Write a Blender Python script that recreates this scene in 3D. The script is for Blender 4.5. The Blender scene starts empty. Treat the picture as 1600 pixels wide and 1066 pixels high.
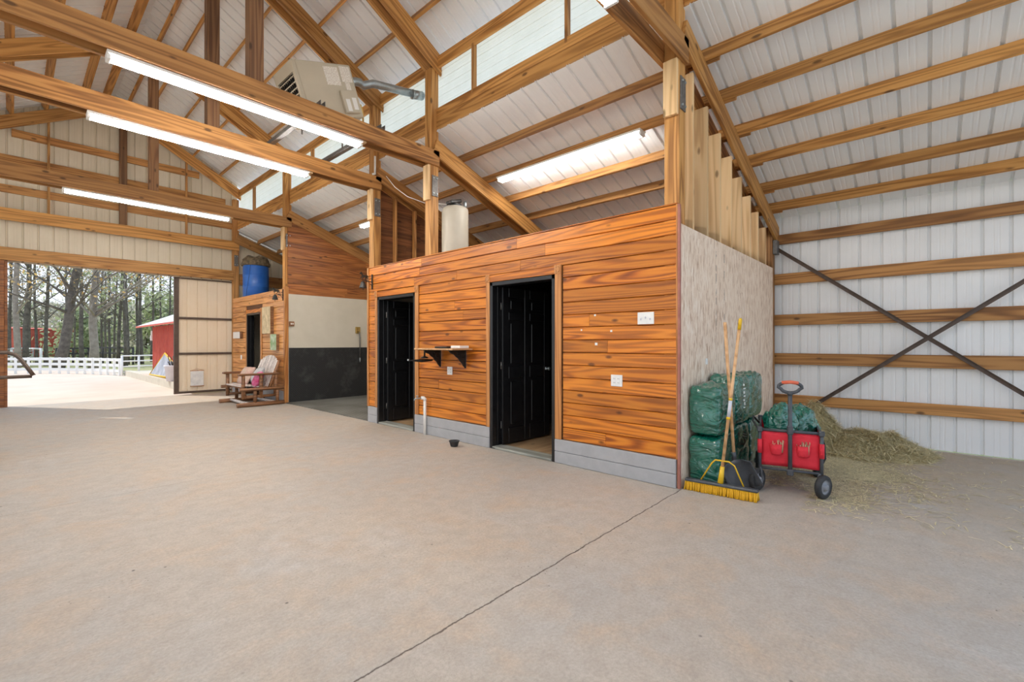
import bpy, bmesh, math, random
from mathutils import Vector, Matrix, noise as mnoise
from math import sin, cos, pi, radians, atan2, sqrt
R = random.Random(7)
SC = bpy.context.scene
COL = SC.collection
V = Vector

# ------------------------------------------------------------------ materials
class NT:
    def __init__(s, name, rough=.5, metal=0., spec=.5):
        s.m = bpy.data.materials.new(name); s.m.use_nodes = True
        s.t = s.m.node_tree; s.n = s.t.nodes; s.l = s.t.links
        s.p = s.n['Principled BSDF']
        s.p.inputs['Roughness'].default_value = rough
        s.p.inputs['Metallic'].default_value = metal
        s.p.inputs['Specular IOR Level'].default_value = spec
        s.out = s.n['Material Output']
    def new(s, t, **k):
        n = s.n.new(t)
        for a, b in k.items(): setattr(n, a, b)
        return n
    def link(s, a, b): s.l.new(a, b)
    def setin(s, sock, v):
        if hasattr(v, 'links'): s.l.new(v, sock)
        else: sock.default_value = v
    def math(s, op, a, b=None, c=None, clamp=False):
        n = s.new('ShaderNodeMath', operation=op, use_clamp=clamp)
        s.setin(n.inputs[0], a)
        if b is not None: s.setin(n.inputs[1], b)
        if c is not None: s.setin(n.inputs[2], c)
        return n.outputs[0]
    def vmath(s, op, a, b):
        n = s.new('ShaderNodeVectorMath', operation=op)
        s.setin(n.inputs[0], a); s.setin(n.inputs[1], b)
        return n.outputs[0]
    def obj(s): return s.new('ShaderNodeTexCoord').outputs['Object']
    def noise(s, vec, scale, detail=2., rough=.5, dist=0.):
        n = s.new('ShaderNodeTexNoise')
        s.link(vec, n.inputs['Vector']); n.inputs['Scale'].default_value = scale
        n.inputs['Detail'].default_value = detail; n.inputs['Roughness'].default_value = rough
        n.inputs['Distortion'].default_value = dist
        return n.outputs['Fac']
    def voro(s, vec, scale, feature='F1', out='Distance'):
        n = s.new('ShaderNodeTexVoronoi', feature=feature)
        s.link(vec, n.inputs['Vector']); n.inputs['Scale'].default_value = scale
        return n.outputs[out]
    def mix(s, f, a, b, blend='MIX'):
        n = s.new('ShaderNodeMix', data_type='RGBA', blend_type=blend)
        s.setin(n.inputs[0], f)
        for i, x in ((6, a), (7, b)):
            if hasattr(x, 'links'): s.l.new(x, n.inputs[i])
            else: n.inputs[i].default_value = (*x, 1) if len(x) == 3 else x
        return n.outputs[2]
    def ramp(s, f, stops, interp='LINEAR'):
        n = s.new('ShaderNodeValToRGB'); e = n.color_ramp.elements; n.color_ramp.interpolation = interp
        while len(e) < len(stops): e.new(.5)
        for el, (p, c) in zip(e, stops): el.position = p; el.color = (*c, 1) if len(c) == 3 else c
        s.link(f, n.inputs[0]); return n.outputs[0]
    def rng(s, f, a, b, c=0., d=1.):
        n = s.new('ShaderNodeMapRange'); s.link(f, n.inputs[0])
        for i, x in enumerate((a, b, c, d)): n.inputs[i+1].default_value = x
        return n.outputs[0]
    def col(s, c): s.setin(s.p.inputs['Base Color'], c if hasattr(c, 'links') else (*c, 1))
    def bump(s, h, strength=.3, dist=.01):
        n = s.new('ShaderNodeBump'); n.inputs['Strength'].default_value = strength; n.inputs['Distance'].default_value = dist
        s.link(h, n.inputs['Height']); s.link(n.outputs[0], s.p.inputs['Normal'])

def mottled(name, c1, c2, scale=6, rough=.5, metal=0., bump=0., detail=3., bscale=None, spec=.5):
    m = NT(name, rough, metal, spec); o = m.obj()
    f = m.noise(o, scale, detail, .6)
    m.col(m.mix(m.rng(f, .3, .7), c1, c2))
    if bump: m.bump(m.noise(o, bscale or scale*6, 3., .6), bump, .004)
    return m.m

def wood(name, dark, mid, light, axis='X', rough=.5, rings=9., knots=True, vary=.25, streak=1.0, spec=.5, fresh=1.0):
    m = NT(name, rough, 0, spec)
    sep = m.new('ShaderNodeSeparateXYZ'); m.link(m.obj(), sep.inputs[0])
    x, y, z = sep.outputs
    l, a, b = {'X': (x, y, z), 'Y': (y, x, z), 'Z': (z, x, y)}[axis]
    info = m.new('ShaderNodeObjectInfo').outputs['Random']
    at = m.new('ShaderNodeAttribute', attribute_name='rnd').outputs['Fac']
    r = m.math('ADD', m.math('MULTIPLY', info, 31.7), m.math('MULTIPLY', at, 53.3))
    def vec(sl, sa):
        c = m.new('ShaderNodeCombineXYZ')
        m.link(m.math('ADD', m.math('MULTIPLY', l, sl), r), c.inputs[0])
        m.link(m.math('ADD', m.math('MULTIPLY', a, sa), r), c.inputs[1])
        m.link(m.math('ADD', m.math('MULTIPLY', b, sa), r), c.inputs[2])
        return c.outputs[0]
    n1 = m.noise(vec(.42, 7.5), 1., 1.2, .5, .15)
    ring = m.math('MULTIPLY_ADD', m.math('SINE', m.math('MULTIPLY', n1, rings*6.28)), .5, .5)
    ring = m.math('POWER', ring, 1.6)
    n2 = m.noise(vec(2.2, 95.), 1., 2., .6)
    f = m.math('ADD', m.math('MULTIPLY', ring, .62), m.math('MULTIPLY', n2, .45*streak))
    c = m.ramp(f, [(.12, light), (.5, mid), (.98, dark)])
    big = m.noise(vec(.6, 2.2), 1., 2., .5)
    c = m.mix(m.rng(big, .35, .75, 0., .55), c, light)
    wn = m.new('ShaderNodeTexWhiteNoise', noise_dimensions='1D'); m.link(r, wn.inputs['W'])
    hs = m.new('ShaderNodeHueSaturation'); m.link(c, hs.inputs['Color'])
    m.link(m.rng(wn.outputs['Value'], 0, 1, 1-vary, 1+vary*.6), hs.inputs['Value'])
    c = hs.outputs[0]
    if knots:
        k = m.voro(vec(2.6, 6.), 1.)
        kk = m.rng(k, .075, .14, 1., 0.)
        c = m.mix(m.math('MULTIPLY', kk, .8, clamp=True), c, tuple(v*.35 for v in dark))
    m.col(c)
    m.bump(f, .12, .002)
    return m.m

M = {}
M['timber'] = wood('aged pine timber', (.17, .066, .016), (.385, .165, .044), (.55, .275, .085), rough=.6, rings=7)
M['timber_warm'] = wood('warm pine timber', (.235, .09, .018), (.49, .218, .052), (.66, .345, .105), rough=.6, rings=7)
M['timber_dark'] = wood('dark pine timber', (.10, .042, .018), (.20, .09, .038), (.27, .14, .06), rough=.65, rings=7)
M['pale'] = wood('pale pine stud', (.50, .28, .11), (.74, .48, .23), (.84, .60, .33), rough=.6, rings=5)
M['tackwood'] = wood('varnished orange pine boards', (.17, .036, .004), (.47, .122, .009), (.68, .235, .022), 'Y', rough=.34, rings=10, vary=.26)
M['tackwood_sunlit'] = wood('sunlit varnished pine boards', (.36, .12, .03), (.62, .26, .07), (.76, .38, .13), 'Y', rough=.36, rings=8, vary=.15)  # paler copy of the tack boards, sun bounce put into the colour
M['casing'] = wood('varnished pine casing', (.27, .085, .018), (.46, .18, .045), (.58, .26, .08), 'Z', rough=.4, rings=6, vary=.1, knots=False)
M['washwood'] = wood('red brown tongue and groove', (.13, .036, .010), (.30, .095, .022), (.44, .165, .04), 'X', rough=.5, rings=9, vary=.35)
M['backwood'] = wood('dark back of boards', (.09, .028, .010), (.19, .068, .022), (.26, .10, .034), 'X', rough=.7, rings=8, vary=.3)
M['greyboard'] = mottled('grey painted boards', (.36, .36, .37), (.42, .42, .43), 9, .55, bump=.08)
M['black'] = mottled('black gloss paint', (.006, .006, .007), (.012, .012, .013), 12, .28)
M['blackmetal'] = mottled('black iron', (.012, .011, .010), (.03, .027, .024), 25, .5, .3, bump=.1)
M['dark'] = mottled('interior boards in painted shade', (.012, .011, .010), (.02, .018, .016), 5, .8)  # near black stands in for the shade inside the tack rooms
M['plank_in'] = wood('dim plank lining', (.06, .022, .008), (.13, .05, .018), (.18, .075, .028), 'Y', rough=.7)
M['plywood'] = wood('plywood floor', (.30, .17, .08), (.46, .28, .14), (.55, .36, .19), 'X', rough=.6, rings=4)
M['sill'] = wood('worn grey threshold', (.12, .12, .10), (.22, .22, .19), (.32, .32, .28), 'Y', rough=.7, rings=4)
M['white'] = mottled('white plastic', (.80, .80, .78), (.85, .85, .83), 20, .4)
M['galv'] = mottled('galvanised steel', (.36, .42, .45), (.50, .56, .58), 14, .38, .75)
M['steel'] = mottled('grey steel plate', (.13, .125, .12), (.22, .21, .20), 30, .5, .6)
M['brownsteel'] = mottled('brown steel', (.075, .05, .037), (.12, .08, .06), 16, .5, .2)
M['hub'] = mottled('grey hub plastic', (.20, .21, .23), (.28, .29, .31), 14, .5)
M['rubber'] = mottled('black rubber', (.02, .02, .021), (.04, .04, .041), 18, .75, bump=.2)
M['greyplastic'] = mottled('charcoal plastic', (.05, .055, .062), (.08, .085, .095), 14, .45)
M['heater'] = mottled('beige enamel', (.52, .46, .35), (.57, .51, .39), 4, .45)
M['tank'] = mottled('cream tank', (.60, .56, .46), (.66, .62, .52), 3, .4)
M['blue'] = mottled('blue plastic drum', (.015, .10, .42), (.03, .15, .52), 4, .38)
M['red'] = mottled('red canvas', (.62, .012, .028), (.74, .03, .05), 12, .75, bump=.3)
M['grip'] = mottled('orange rubber grip', (.75, .13, .06), (.82, .20, .10), 30, .6)
M['yellow'] = mottled('yellow painted steel', (.72, .42, .01), (.82, .52, .02), 10, .4)
M['bristle'] = mottled('yellow bristles', (.66, .33, .005), (.85, .48, .015), 120, .6)
M['handle'] = wood('worn broom handle', (.38, .18, .07), (.58, .31, .13), (.68, .42, .22), rough=.5, rings=4, knots=False)
M['chairwood'] = wood('brown stained log furniture', (.09, .036, .014), (.20, .085, .035), (.30, .14, .06), rough=.5, rings=5)
M['chairslat'] = wood('weathered slats', (.42, .34, .30), (.62, .54, .49), (.74, .68, .63), rough=.5, rings=4, knots=False)
M['pillow_a'] = mottled('floral beige fabric', (.62, .52, .38), (.55, .30, .28), 14, .9, bump=.2)
M['pillow_b'] = mottled('grey white fabric', (.60, .58, .55), (.40, .42, .44), 12, .9, bump=.2)
M['pillow_c'] = mottled('magenta fabric', (.50, .015, .12), (.72, .25, .42), 9, .9, bump=.2)
M['paper'] = mottled('white paper', (.80, .79, .75), (.86, .85, .82), 10, .8)
M['sketch'] = mottled('paper with grey sketch', (.86, .85, .82), (.66, .66, .66), 9, .8)
M['canvas_a'] = mottled('painted canvas cream', (.72, .58, .36), (.42, .33, .20), 9, .7)
M['canvas_b'] = mottled('painted canvas green', (.20, .33, .12), (.55, .62, .48), 8, .7)
M['camo'] = mottled('camouflage tarp', (.02, .017, .012), (.26, .19, .11), 13, .8, bump=.6)
M['pvc'] = mottled('white pvc', (.78, .77, .72), (.84, .83, .79), 8, .4)
M['redbarn'] = mottled('red board siding', (.50, .085, .06), (.60, .13, .09), 3, .7)
M['greyroof'] = mottled('grey metal roofing', (.52, .55, .60), (.60, .63, .68), 4, .5, .2)
M['fence'] = mottled('white vinyl fence', (.82, .82, .80), (.88, .88, .86), 6, .5)
M['railsteel'] = mottled('grey pipe rail', (.38, .39, .40), (.5, .5, .5), 8, .5, .4)
M['darkfence'] = mottled('dark board fence', (.035, .035, .04), (.07, .065, .06), 4, .8)
M['apron'] = mottled('pale concrete apron', (.56, .45, .37), (.66, .55, .47), .8, .85, detail=6)
M['bounce_ground'] = mottled('pale unseen bounce ground', (.66, .63, .58), (.76, .73, .68), 3, .9, detail=6)  # made paler to throw light onto the ceilings, out of view
M['kerb'] = mottled('pale concrete kerb', (.52, .47, .38), (.62, .57, .47), 3, .85, detail=6)
M['lawn'] = mottled('pale grass', (.25, .28, .10), (.42, .38, .20), 2, .95, detail=6)
M['pot'] = mottled('pale grey planter', (.60, .60, .66), (.68, .68, .74), 5, .6)
M['cloth'] = mottled('striped sling', (.55, .58, .66), (.30, .34, .42), 3, .8)
M['bark'] = mottled('grey bark', (.075, .065, .058), (.17, .15, .13), 5, .9, bump=.5)
M['barkpale'] = mottled('pale bark', (.22, .19, .165), (.36, .32, .28), 5, .9, bump=.5)
M['frp'] = mottled('off white wall panel', (.62, .57, .47), (.67, .62, .52), 3, .4)
M['plastic_lid'] = mottled('dark plastic valve', (.02, .02, .02), (.05, .05, .05), 20, .4)
M['brass'] = mottled('brass fitting', (.45, .30, .08), (.6, .42, .15), 12, .35, .8)
M['redtrim'] = mottled('dull red edge', (.34, .12, .09), (.44, .18, .13), 12, .6)

m = NT('white ribbed steel', .42, 0, .5); o = m.obj()
m.col(m.mix(m.rng(m.noise(o, 1.3, 4., .6), .35, .7), (.86, .87, .87), (.91, .92, .92))); M['metal'] = m.m
m = NT('tan ribbed steel', .5); o = m.obj()
m.col(m.mix(m.rng(m.noise(o, 1.3, 4., .6), .35, .7), (.68, .60, .46), (.74, .66, .52))); M['tan'] = m.m
m = NT('tan door steel with painted bounce light', .5); o = m.obj()  # steel coloured lighter, standing in for bounce from the sunlit floor
m.col(m.mix(m.rng(m.noise(o, 1.3, 4., .6), .35, .7), (.84, .70, .52), (.88, .76, .60))); M['doorsheet'] = m.m

# translucent fibreglass
m = NT('white fibreglass', .5); o = m.obj()
fc = m.mix(m.rng(m.noise(o, 3., 4., .6), .3, .7), (.90, .88, .78), (.97, .95, .86)); m.col(fc)
tr = m.new('ShaderNodeBsdfTranslucent'); m.link(fc, tr.inputs[0])
mx = m.new('ShaderNodeMixShader'); mx.inputs[0].default_value = .86
m.link(m.p.outputs[0], mx.inputs[1]); m.link(tr.outputs[0], mx.inputs[2]); m.link(mx.outputs[0], m.out.inputs[0]); M['fibre'] = m.m

# leaves
def leafmat(name, cols):
    m = NT(name, .7)
    at = m.new('ShaderNodeAttribute', attribute_name='rnd').outputs['Fac']
    c = m.ramp(at, [(i/(len(cols)-1), k) for i, k in enumerate(cols)]); m.col(c)
    tr = m.new('ShaderNodeBsdfTranslucent'); m.link(c, tr.inputs[0])
    mx = m.new('ShaderNodeMixShader'); mx.inputs[0].default_value = .4
    m.link(m.p.outputs[0], mx.inputs[1]); m.link(tr.outputs[0], mx.inputs[2]); m.link(mx.outputs[0], m.out.inputs[0]); return m.m
M['leaf_green'] = leafmat('pine needles', [(.22, .26, .14), (.40, .46, .26), (.56, .60, .38)])
M['leaf_grey'] = leafmat('grey green twigs', [(.36, .34, .28), (.50, .50, .40), (.64, .62, .52)])
M['leaf_yellow'] = leafmat('dry yellow leaves', [(.50, .30, .10), (.70, .50, .20), (.62, .44, .24)])
M['hay'] = leafmat('hay', [(.50, .45, .27), (.80, .71, .45), (.95, .87, .62)])

# lamp tube
m = NT('lit tube', .4); m.col((.9, .9, .9))
m.p.inputs['Emission Color'].default_value = (1., .965, .90, 1); m.p.inputs['Emission Strength'].default_value = 92.; M['tube'] = m.m
m = NT('lit tube of the lean-to', .4); m.col((.9, .9, .9))
m.p.inputs['Emission Color'].default_value = (1., .975, .93, 1); m.p.inputs['Emission Strength'].default_value = 45.; M['tube_dim'] = m.m

# concrete
m = NT('stained concrete floor', .62, 0, .35); o = m.obj()
n1 = m.noise(o, .55, 5., .62, .3); n2 = m.noise(o, 2.6, 6., .65, .5); n3 = m.noise(o, 60., 3., .7); n4 = m.noise(o, 9., 5., .7)
c = m.mix(m.rng(n1, .36, .62), (.52, .445, .365), (.45, .42, .38))
c = m.mix(m.rng(n2, .48, .70, 0, .7), c, (.55, .405, .28))
c = m.mix(m.rng(m.noise(o, 1.1, 6., .7, .8), .55, .72, 0, .65), c, (.53, .52, .50))
c = m.mix(m.rng(n4, .40, .72, 0, .6), c, (.36, .30, .25))
c = m.mix(m.rng(n3, .35, .75, 0, .5), c, (.26, .22, .19))
sp = m.voro(o, 7.); c = m.mix(m.math('MULTIPLY', m.rng(sp, .035, .075, 1., 0.), m.rng(m.noise(o, 1.7, 2.), .52, .62), clamp=True), c, (.10, .085, .075))
sp2 = m.voro(o, 23.); c = m.mix(m.math('MULTIPLY', m.rng(sp2, .05, .11, 1., 0.), m.rng(m.noise(o, .9, 2.), .47, .6), clamp=True), c, (.16, .14, .12))
sx = m.new('ShaderNodeSeparateXYZ'); m.link(o, sx.inputs[0])
wob = m.math('MULTIPLY', m.math('SUBTRACT', m.noise(o, 5., 6., .75), .5), .05)
wob2 = m.math('MULTIPLY', m.math('SUBTRACT', m.noise(o, 5., 4., .6), .5), .012)
crack = None
for yy, w, st, wv in ((1.64, .006, .9, wob), (5.19, .0035, .55, wob2), (8.6, .003, .35, wob2)):
    d = m.math('ABSOLUTE', m.math('SUBTRACT', m.math('ADD', sx.outputs[1], wv), yy))
    k = m.math('MULTIPLY', m.rng(d, w*.35, w, 1., 0.), st, clamp=True)
    if yy == 5.19: k = m.math('MULTIPLY', k, m.rng(sx.outputs[0], 1.0, 2.6, 1., .15))
    c = m.mix(k, c, (.10, .075, .06)); crack = k if crack is None else m.math('MAXIMUM', crack, k)
    w2 = m.rng(d, .0, .16, .28, 0.)
    if yy == 1.63: c = m.mix(w2, c, (.50, .47, .43))
dm = m.math('MULTIPLY', m.rng(sx.outputs[0], 4.2, 5.6), m.rng(sx.outputs[1], 2.2, 1.2))
dm = m.math('MULTIPLY', dm, m.rng(m.noise(o, 2.1, 5., .65), .30, .62, .25, .9))
c = m.mix(dm, c, (.44, .345, .24))
m.col(c)
h = m.math('SUBTRACT', m.math('ADD', m.math('MULTIPLY', n3, .5), m.math('MULTIPLY', n4, .8)), m.math('MULTIPLY', crack, 2.))
m.bump(h, .6, .008); M['concrete'] = m.m

# osb
m = NT('strand board', .75); o = m.obj()
sx = m.new('ShaderNodeSeparateXYZ'); m.link(o, sx.inputs[0])
def osbv(ax, az, rot):
    mp = m.new('ShaderNodeMapping'); m.link(o, mp.inputs[0]); mp.inputs['Rotation'].default_value = (0, rot, 0); mp.inputs['Scale'].default_value = (ax, 1, az)
    n = m.new('ShaderNodeTexVoronoi', feature='F1'); m.link(mp.outputs[0], n.inputs[0]); n.inputs['Scale'].default_value = 1.; return n
va = osbv(52, 12, .5); vb = osbv(46, 11, -.35); vc = osbv(60, 9, .08)
def g(n):
    s = m.new('ShaderNodeSeparateColor'); m.link(n.outputs['Color'], s.inputs[0]); return s.outputs[0]
f = m.math('ADD', m.math('ADD', m.math('MULTIPLY', g(va), .4), m.math('MULTIPLY', g(vb), .35)), m.math('MULTIPLY', g(vc), .35))
c = m.ramp(f, [(.15, (.48, .30, .20)), (.45, (.76, .58, .44)), (.7, (.86, .70, .56)), (1., (.92, .80, .68))])
c = m.mix(m.rng(m.noise(o, 1.6, 3.), .35, .7, 0, .4), c, (.88, .70, .54))
ln = None
for xx in (5.02, 5.28):
    d = m.math('ABSOLUTE', m.math('SUBTRACT', sx.outputs[0], xx))
    k = m.math('MULTIPLY', m.rng(d, .004, .02, .65, 0.), m.rng(m.noise(o, 22., 2.), .48, .56)); c = m.mix(k, c, (.17, .13, .11))
m.col(c); m.bump(f, .25, .003); M['osb'] = m.m

# green plastic
m = NT('green shiny plastic', .13, 0, .9); o = m.obj()
m.col(m.mix(m.rng(m.noise(o, 5., 4.), .3, .7), (.002, .10, .065), (.008, .19, .125)))
mp = m.new('ShaderNodeMapping'); m.link(o, mp.inputs[0]); mp.inputs['Scale'].default_value = (2., 2., 5.); mp.inputs['Rotation'].default_value = (.6, .5, 0)
m.bump(m.noise(mp.outputs[0], 2.6, 2., .5, 1.6), .75, .05); m.p.inputs['Coat Weight'].default_value = .6; m.p.inputs['Coat Roughness'].default_value = .06; M['greenbag'] = m.m

# black tread mat
m = NT('black tread plate mat', .6); o = m.obj()
mp = m.new('ShaderNodeMapping'); m.link(o, mp.inputs[0]); mp.inputs['Rotation'].default_value = (0, .78, 0)
w = m.new('ShaderNodeTexWave'); m.link(mp.outputs[0], w.inputs[0]); w.inputs['Scale'].default_value = 9.; w.inputs['Distortion'].default_value = .6
m.col(m.mix(m.rng(m.noise(o, 3.5, 5., .7), .5, .78), (.012, .013, .014), (.055, .055, .055)))
m.bump(w.outputs['Fac'], .3, .004); M['mat'] = m.m
m = NT('grey washed rubber tiles', .55); o = m.obj()
ck = m.new('ShaderNodeTexChecker'); m.link(o, ck.inputs[0]); ck.inputs['Scale'].default_value = 18.
c = m.mix(m.rng(m.noise(o, 1.3, 4.), .35, .65), (.10, .095, .08), (.22, .22, .20))
m.col(m.mix(m.math('MULTIPLY', ck.outputs['Fac'], .35), c, (.05, .05, .045))); M['washfloor'] = m.m

# ------------------------------------------------------------------ mesh helpers
class MB:
    def __init__(s): s.v = []; s.f = []; s.r = []; s.sm = []
    def add(s, vs, fs, rnd=0., smooth=False):
        b = len(s.v); s.v += [tuple(x) for x in vs]
        for f in fs: s.f.append(tuple(b+i for i in f)); s.r.append(rnd); s.sm.append(smooth)
    def box(s, x0, x1, y0, y1, z0, z1, rnd=0., mat=None):
        vs = [V((x, y, z)) for z in (z0, z1) for y in (y0, y1) for x in (x0, x1)]
        if mat is not None: vs = [mat @ p for p in vs]
        s.add(vs, [(0, 2, 3, 1), (4, 5, 7, 6), (0, 1, 5, 4), (2, 6, 7, 3), (0, 4, 6, 2), (1, 3, 7, 5)], rnd)
    def bbox(s, x0, x1, y0, y1, z0, z1, b=.004, rnd=0., mat=None):
        "box with chamfered edges"
        b = min(b, (x1-x0)*.45, (y1-y0)*.45, (z1-z0)*.45)
        bm = bmesh.new(); bmesh.ops.create_cube(bm, size=1)
        for v in bm.verts: v.co = V(((x0+x1)/2+v.co.x*(x1-x0), (y0+y1)/2+v.co.y*(y1-y0), (z0+z1)/2+v.co.z*(z1-z0)))
        bmesh.ops.bevel(bm, geom=bm.edges[:], offset=b, segments=1, affect='EDGES')
        s.frombm(bm, rnd, False, mat)
    def frombm(s, bm, rnd=0., smooth=False, mat=None):
        bm.verts.ensure_lookup_table(); bm.verts.index_update()
        vs = [(mat @ v.co) if mat is not None else v.co.copy() for v in bm.verts]
        s.add(vs, [tuple(v.index for v in f.verts) for f in bm.faces], rnd, smooth); bm.free()
    def tube(s, pts, r, n=8, caps=True, rnd=0., closed=False, smooth=True):
        pts = [V(p) for p in pts]; rs = r if isinstance(r, (list, tuple)) else [r]*len(pts)
        b = len(s.v); m = len(pts); up = None
        for i, p in enumerate(pts):
            if closed: t = (pts[(i+1) % m]-pts[i-1])
            else: t = (pts[min(i+1, m-1)]-pts[max(i-1, 0)])
            t.normalize()
            if up is None: up = V((0, 0, 1)) if abs(t.z) < .9 else V((1, 0, 0))
            a = t.cross(up).normalized(); up = a.cross(t).normalized()
            for k in range(n):
                an = 2*pi*k/n; s.v.append(tuple(p+(a*cos(an)+up*sin(an))*rs[i]))
        for i in range(m if closed else m-1):
            j = (i+1) % m
            for k in range(n):
                s.f.append((b+i*n+k, b+i*n+(k+1) % n, b+j*n+(k+1) % n, b+j*n+k)); s.r.append(rnd); s.sm.append(smooth)
        if caps and not closed:
            s.f.append(tuple(b+k for k in range(n))[::-1]); s.f.append(tuple(b+(m-1)*n+k for k in range(n)))
            s.r += [rnd]*2; s.sm += [False]*2
    def lathe(s, prof, n=24, mat=None, rnd=0., smooth=True, capb=True, capt=True):
        b = len(s.v)
        for r, z in prof:
            for k in range(n):
                p = V((r*cos(2*pi*k/n), r*sin(2*pi*k/n), z)); s.v.append(tuple(mat @ p if mat is not None else p))
        for i in range(len(prof)-1):
            for k in range(n):
                s.f.append((b+i*n+k, b+i*n+(k+1) % n, b+(i+1)*n+(k+1) % n, b+(i+1)*n+k)); s.r.append(rnd); s.sm.append(smooth)
        if capb: s.f.append(tuple(b+k for k in range(n))[::-1]); s.r.append(rnd); s.sm.append(False)
        if capt: s.f.append(tuple(b+(len(prof)-1)*n+k for k in range(n))); s.r.append(rnd); s.sm.append(False)
    def prism(s, poly, y0, y1, mat=None, rnd=0.):
        "poly in (x, z), extruded along y"
        n = len(poly); vs = [V((x, y0, z)) for x, z in poly]+[V((x, y1, z)) for x, z in poly]
        if mat is not None: vs = [mat @ p for p in vs]
        s.add(vs, [tuple(range(n)), tuple(range(2*n-1, n-1, -1))]+[(i, i+n, (i+1) % n+n, (i+1) % n) for i in range(n)], rnd)
    def build(s, name, mat, parent=None, base=None, fixn=True):
        me = bpy.data.meshes.new(name)
        org = V(base) if base is not None else V((0, 0, 0))
        me.from_pydata([tuple(V(p)-org) for p in s.v], [], s.f)
        a = me.attributes.new('rnd', 'FLOAT', 'FACE'); a.data.foreach_set('value', s.r)
        me.polygons.foreach_set('use_smooth', s.sm)
        if fixn:
            bm = bmesh.new(); bm.from_mesh(me); bmesh.ops.recalc_face_normals(bm, faces=bm.faces[:]); bm.to_mesh(me); bm.free()
        me.materials.append(M[mat] if isinstance(mat, str) else mat); me.update()
        ob = bpy.data.objects.new(name, me); COL.objects.link(ob)
        ob.location = org
        if parent is not None:
            pw = V((0, 0, 0)); q = parent
            while q is not None: pw += q.location; q = q.parent
            ob.parent = parent; ob.location = org-pw
        return ob

def tag(o, label, cat, group=None):
    o['label'] = label; o['category'] = cat
    if group: o['group'] = group
    return o
def struct(o, label=None):
    o['kind'] = 'structure'
    if label: o['label'] = label
    return o
def thing(name, loc, label, cat, group=None):
    o = bpy.data.objects.new(name, None); COL.objects.link(o); o.location = loc; o.empty_display_size = .1
    return tag(o, label, cat, group)
def grp(name, loc=(0, 0, 0)):
    o = bpy.data.objects.new(name, None); COL.objects.link(o); o.location = loc; o['kind'] = 'structure'; return o

def lumber(name, p0, p1, w, h, mat, label, cat, group=None, up=(0, 0, 1), cut=None):
    "a timber whose local X runs from p0 to p1; w across, h in the up direction; p0-p1 is the middle of its BOTTOM face"
    p0 = V(p0); p1 = V(p1); x = (p1-p0); L = x.length; x.normalize()
    z = V(up); z = (z-x*z.dot(x)).normalized(); y = z.cross(x)
    mb = MB(); mb.bbox(0, L, -w/2, w/2, 0, h, .005)
    o = mb.build(name, mat); o.matrix_world = Matrix(((x.x, y.x, z.x, p0.x), (x.y, y.y, z.y, p0.y), (x.z, y.z, z.z, p0.z), (0, 0, 0, 1)))
    return tag(o, label, cat, group)

def ribbed(name, org, along, across, nrm, width, lo, hi, mat, label=None, pitch=.2286, rib=.028, parent=None):
    "ribbed metal sheet: ribs run in ALONG; lo/hi: functions of the distance across (or numbers)"
    org, along, across, nrm = V(org), V(along), V(across), V(nrm)
    lo_ = lo if callable(lo) else (lambda s, q=lo: q); hi_ = hi if callable(hi) else (lambda s, q=hi: q)
    prof = []; x = 0.
    while x < width:
        for dx, h in ((0, 0), (.052, 0), (.056, .0018), (.068, .0018), (.072, 0), (.098, 0), (.102, .0018), (.114, .0018), (.118, 0), (.178, 0), (.184, rib), (.208, rib), (.214, 0)):
            dx *= pitch/.2286
            if x+dx < width: prof.append((x+dx, h))
        x += pitch
    prof.append((width, 0))
    vs = []; fs = []
    for s, h in prof:
        b = org+across*s+nrm*h
        vs += [b+along*lo_(s), b+along*hi_(s)]
    for i in range(len(prof)-1): fs.append((2*i, 2*i+2, 2*i+3, 2*i+1))
    mb = MB(); mb.add(vs, fs)
    o = mb.build(name, mat, parent, fixn=False)
    return struct(o, label) if parent is None else o

# key lines of the barn
YE = -1.35                               # barn cut off here, behind the view, to let daylight in
XW, XP0, XP1 = 4.05, 4.06, 4.20         # tack room face, post depth
PY = [1.66, 5.28, 6.82, 10.47]          # near faces of the posts
GY = 13.95
RX = 1.64
def raf(x): return 6.65-.555*abs(x-RX)          # underside of the main rafters
def lraf(x): return 4.0-.36*(x-4.2)             # underside of the lean-to rafters

# ------------------------------------------------------------------ ground and floors
mb = MB(); mb.box(-5, 7.62, -3, 14.1, -.2, 0); struct(mb.build('floor', 'concrete'))
mb = MB(); mb.box(-14, 3.2, 14.1, 33, -.21, -.01); struct(mb.build('ground', 'apron'))
mb = MB(); mb.box(-18, 18, -24, -3, -.21, -.01); mb.box(-18, -5, -3, 14.1, -.21, -.01); struct(mb.build('ground', 'bounce_ground'))  # unseen ground added to bounce light up under the roofs
mb = MB(); mb.box(-90, 90, 14.1, 110, -.5, -.22); mb.box(-60, 60, -60, 14.1, -.5, -.22)
struct(mb.build('lawn', 'lawn'))
mb = MB(); mb.box(3.14, 3.36, 14.6, 24.6, -.2, .2); struct(mb.build('kerb', 'kerb'), 'low pale concrete kerb beside the red shed')
mb = MB(); mb.box(3.36, 12, 14.6, 24.6, -.2, .17); struct(mb.build('ground', 'kerb'))

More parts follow.
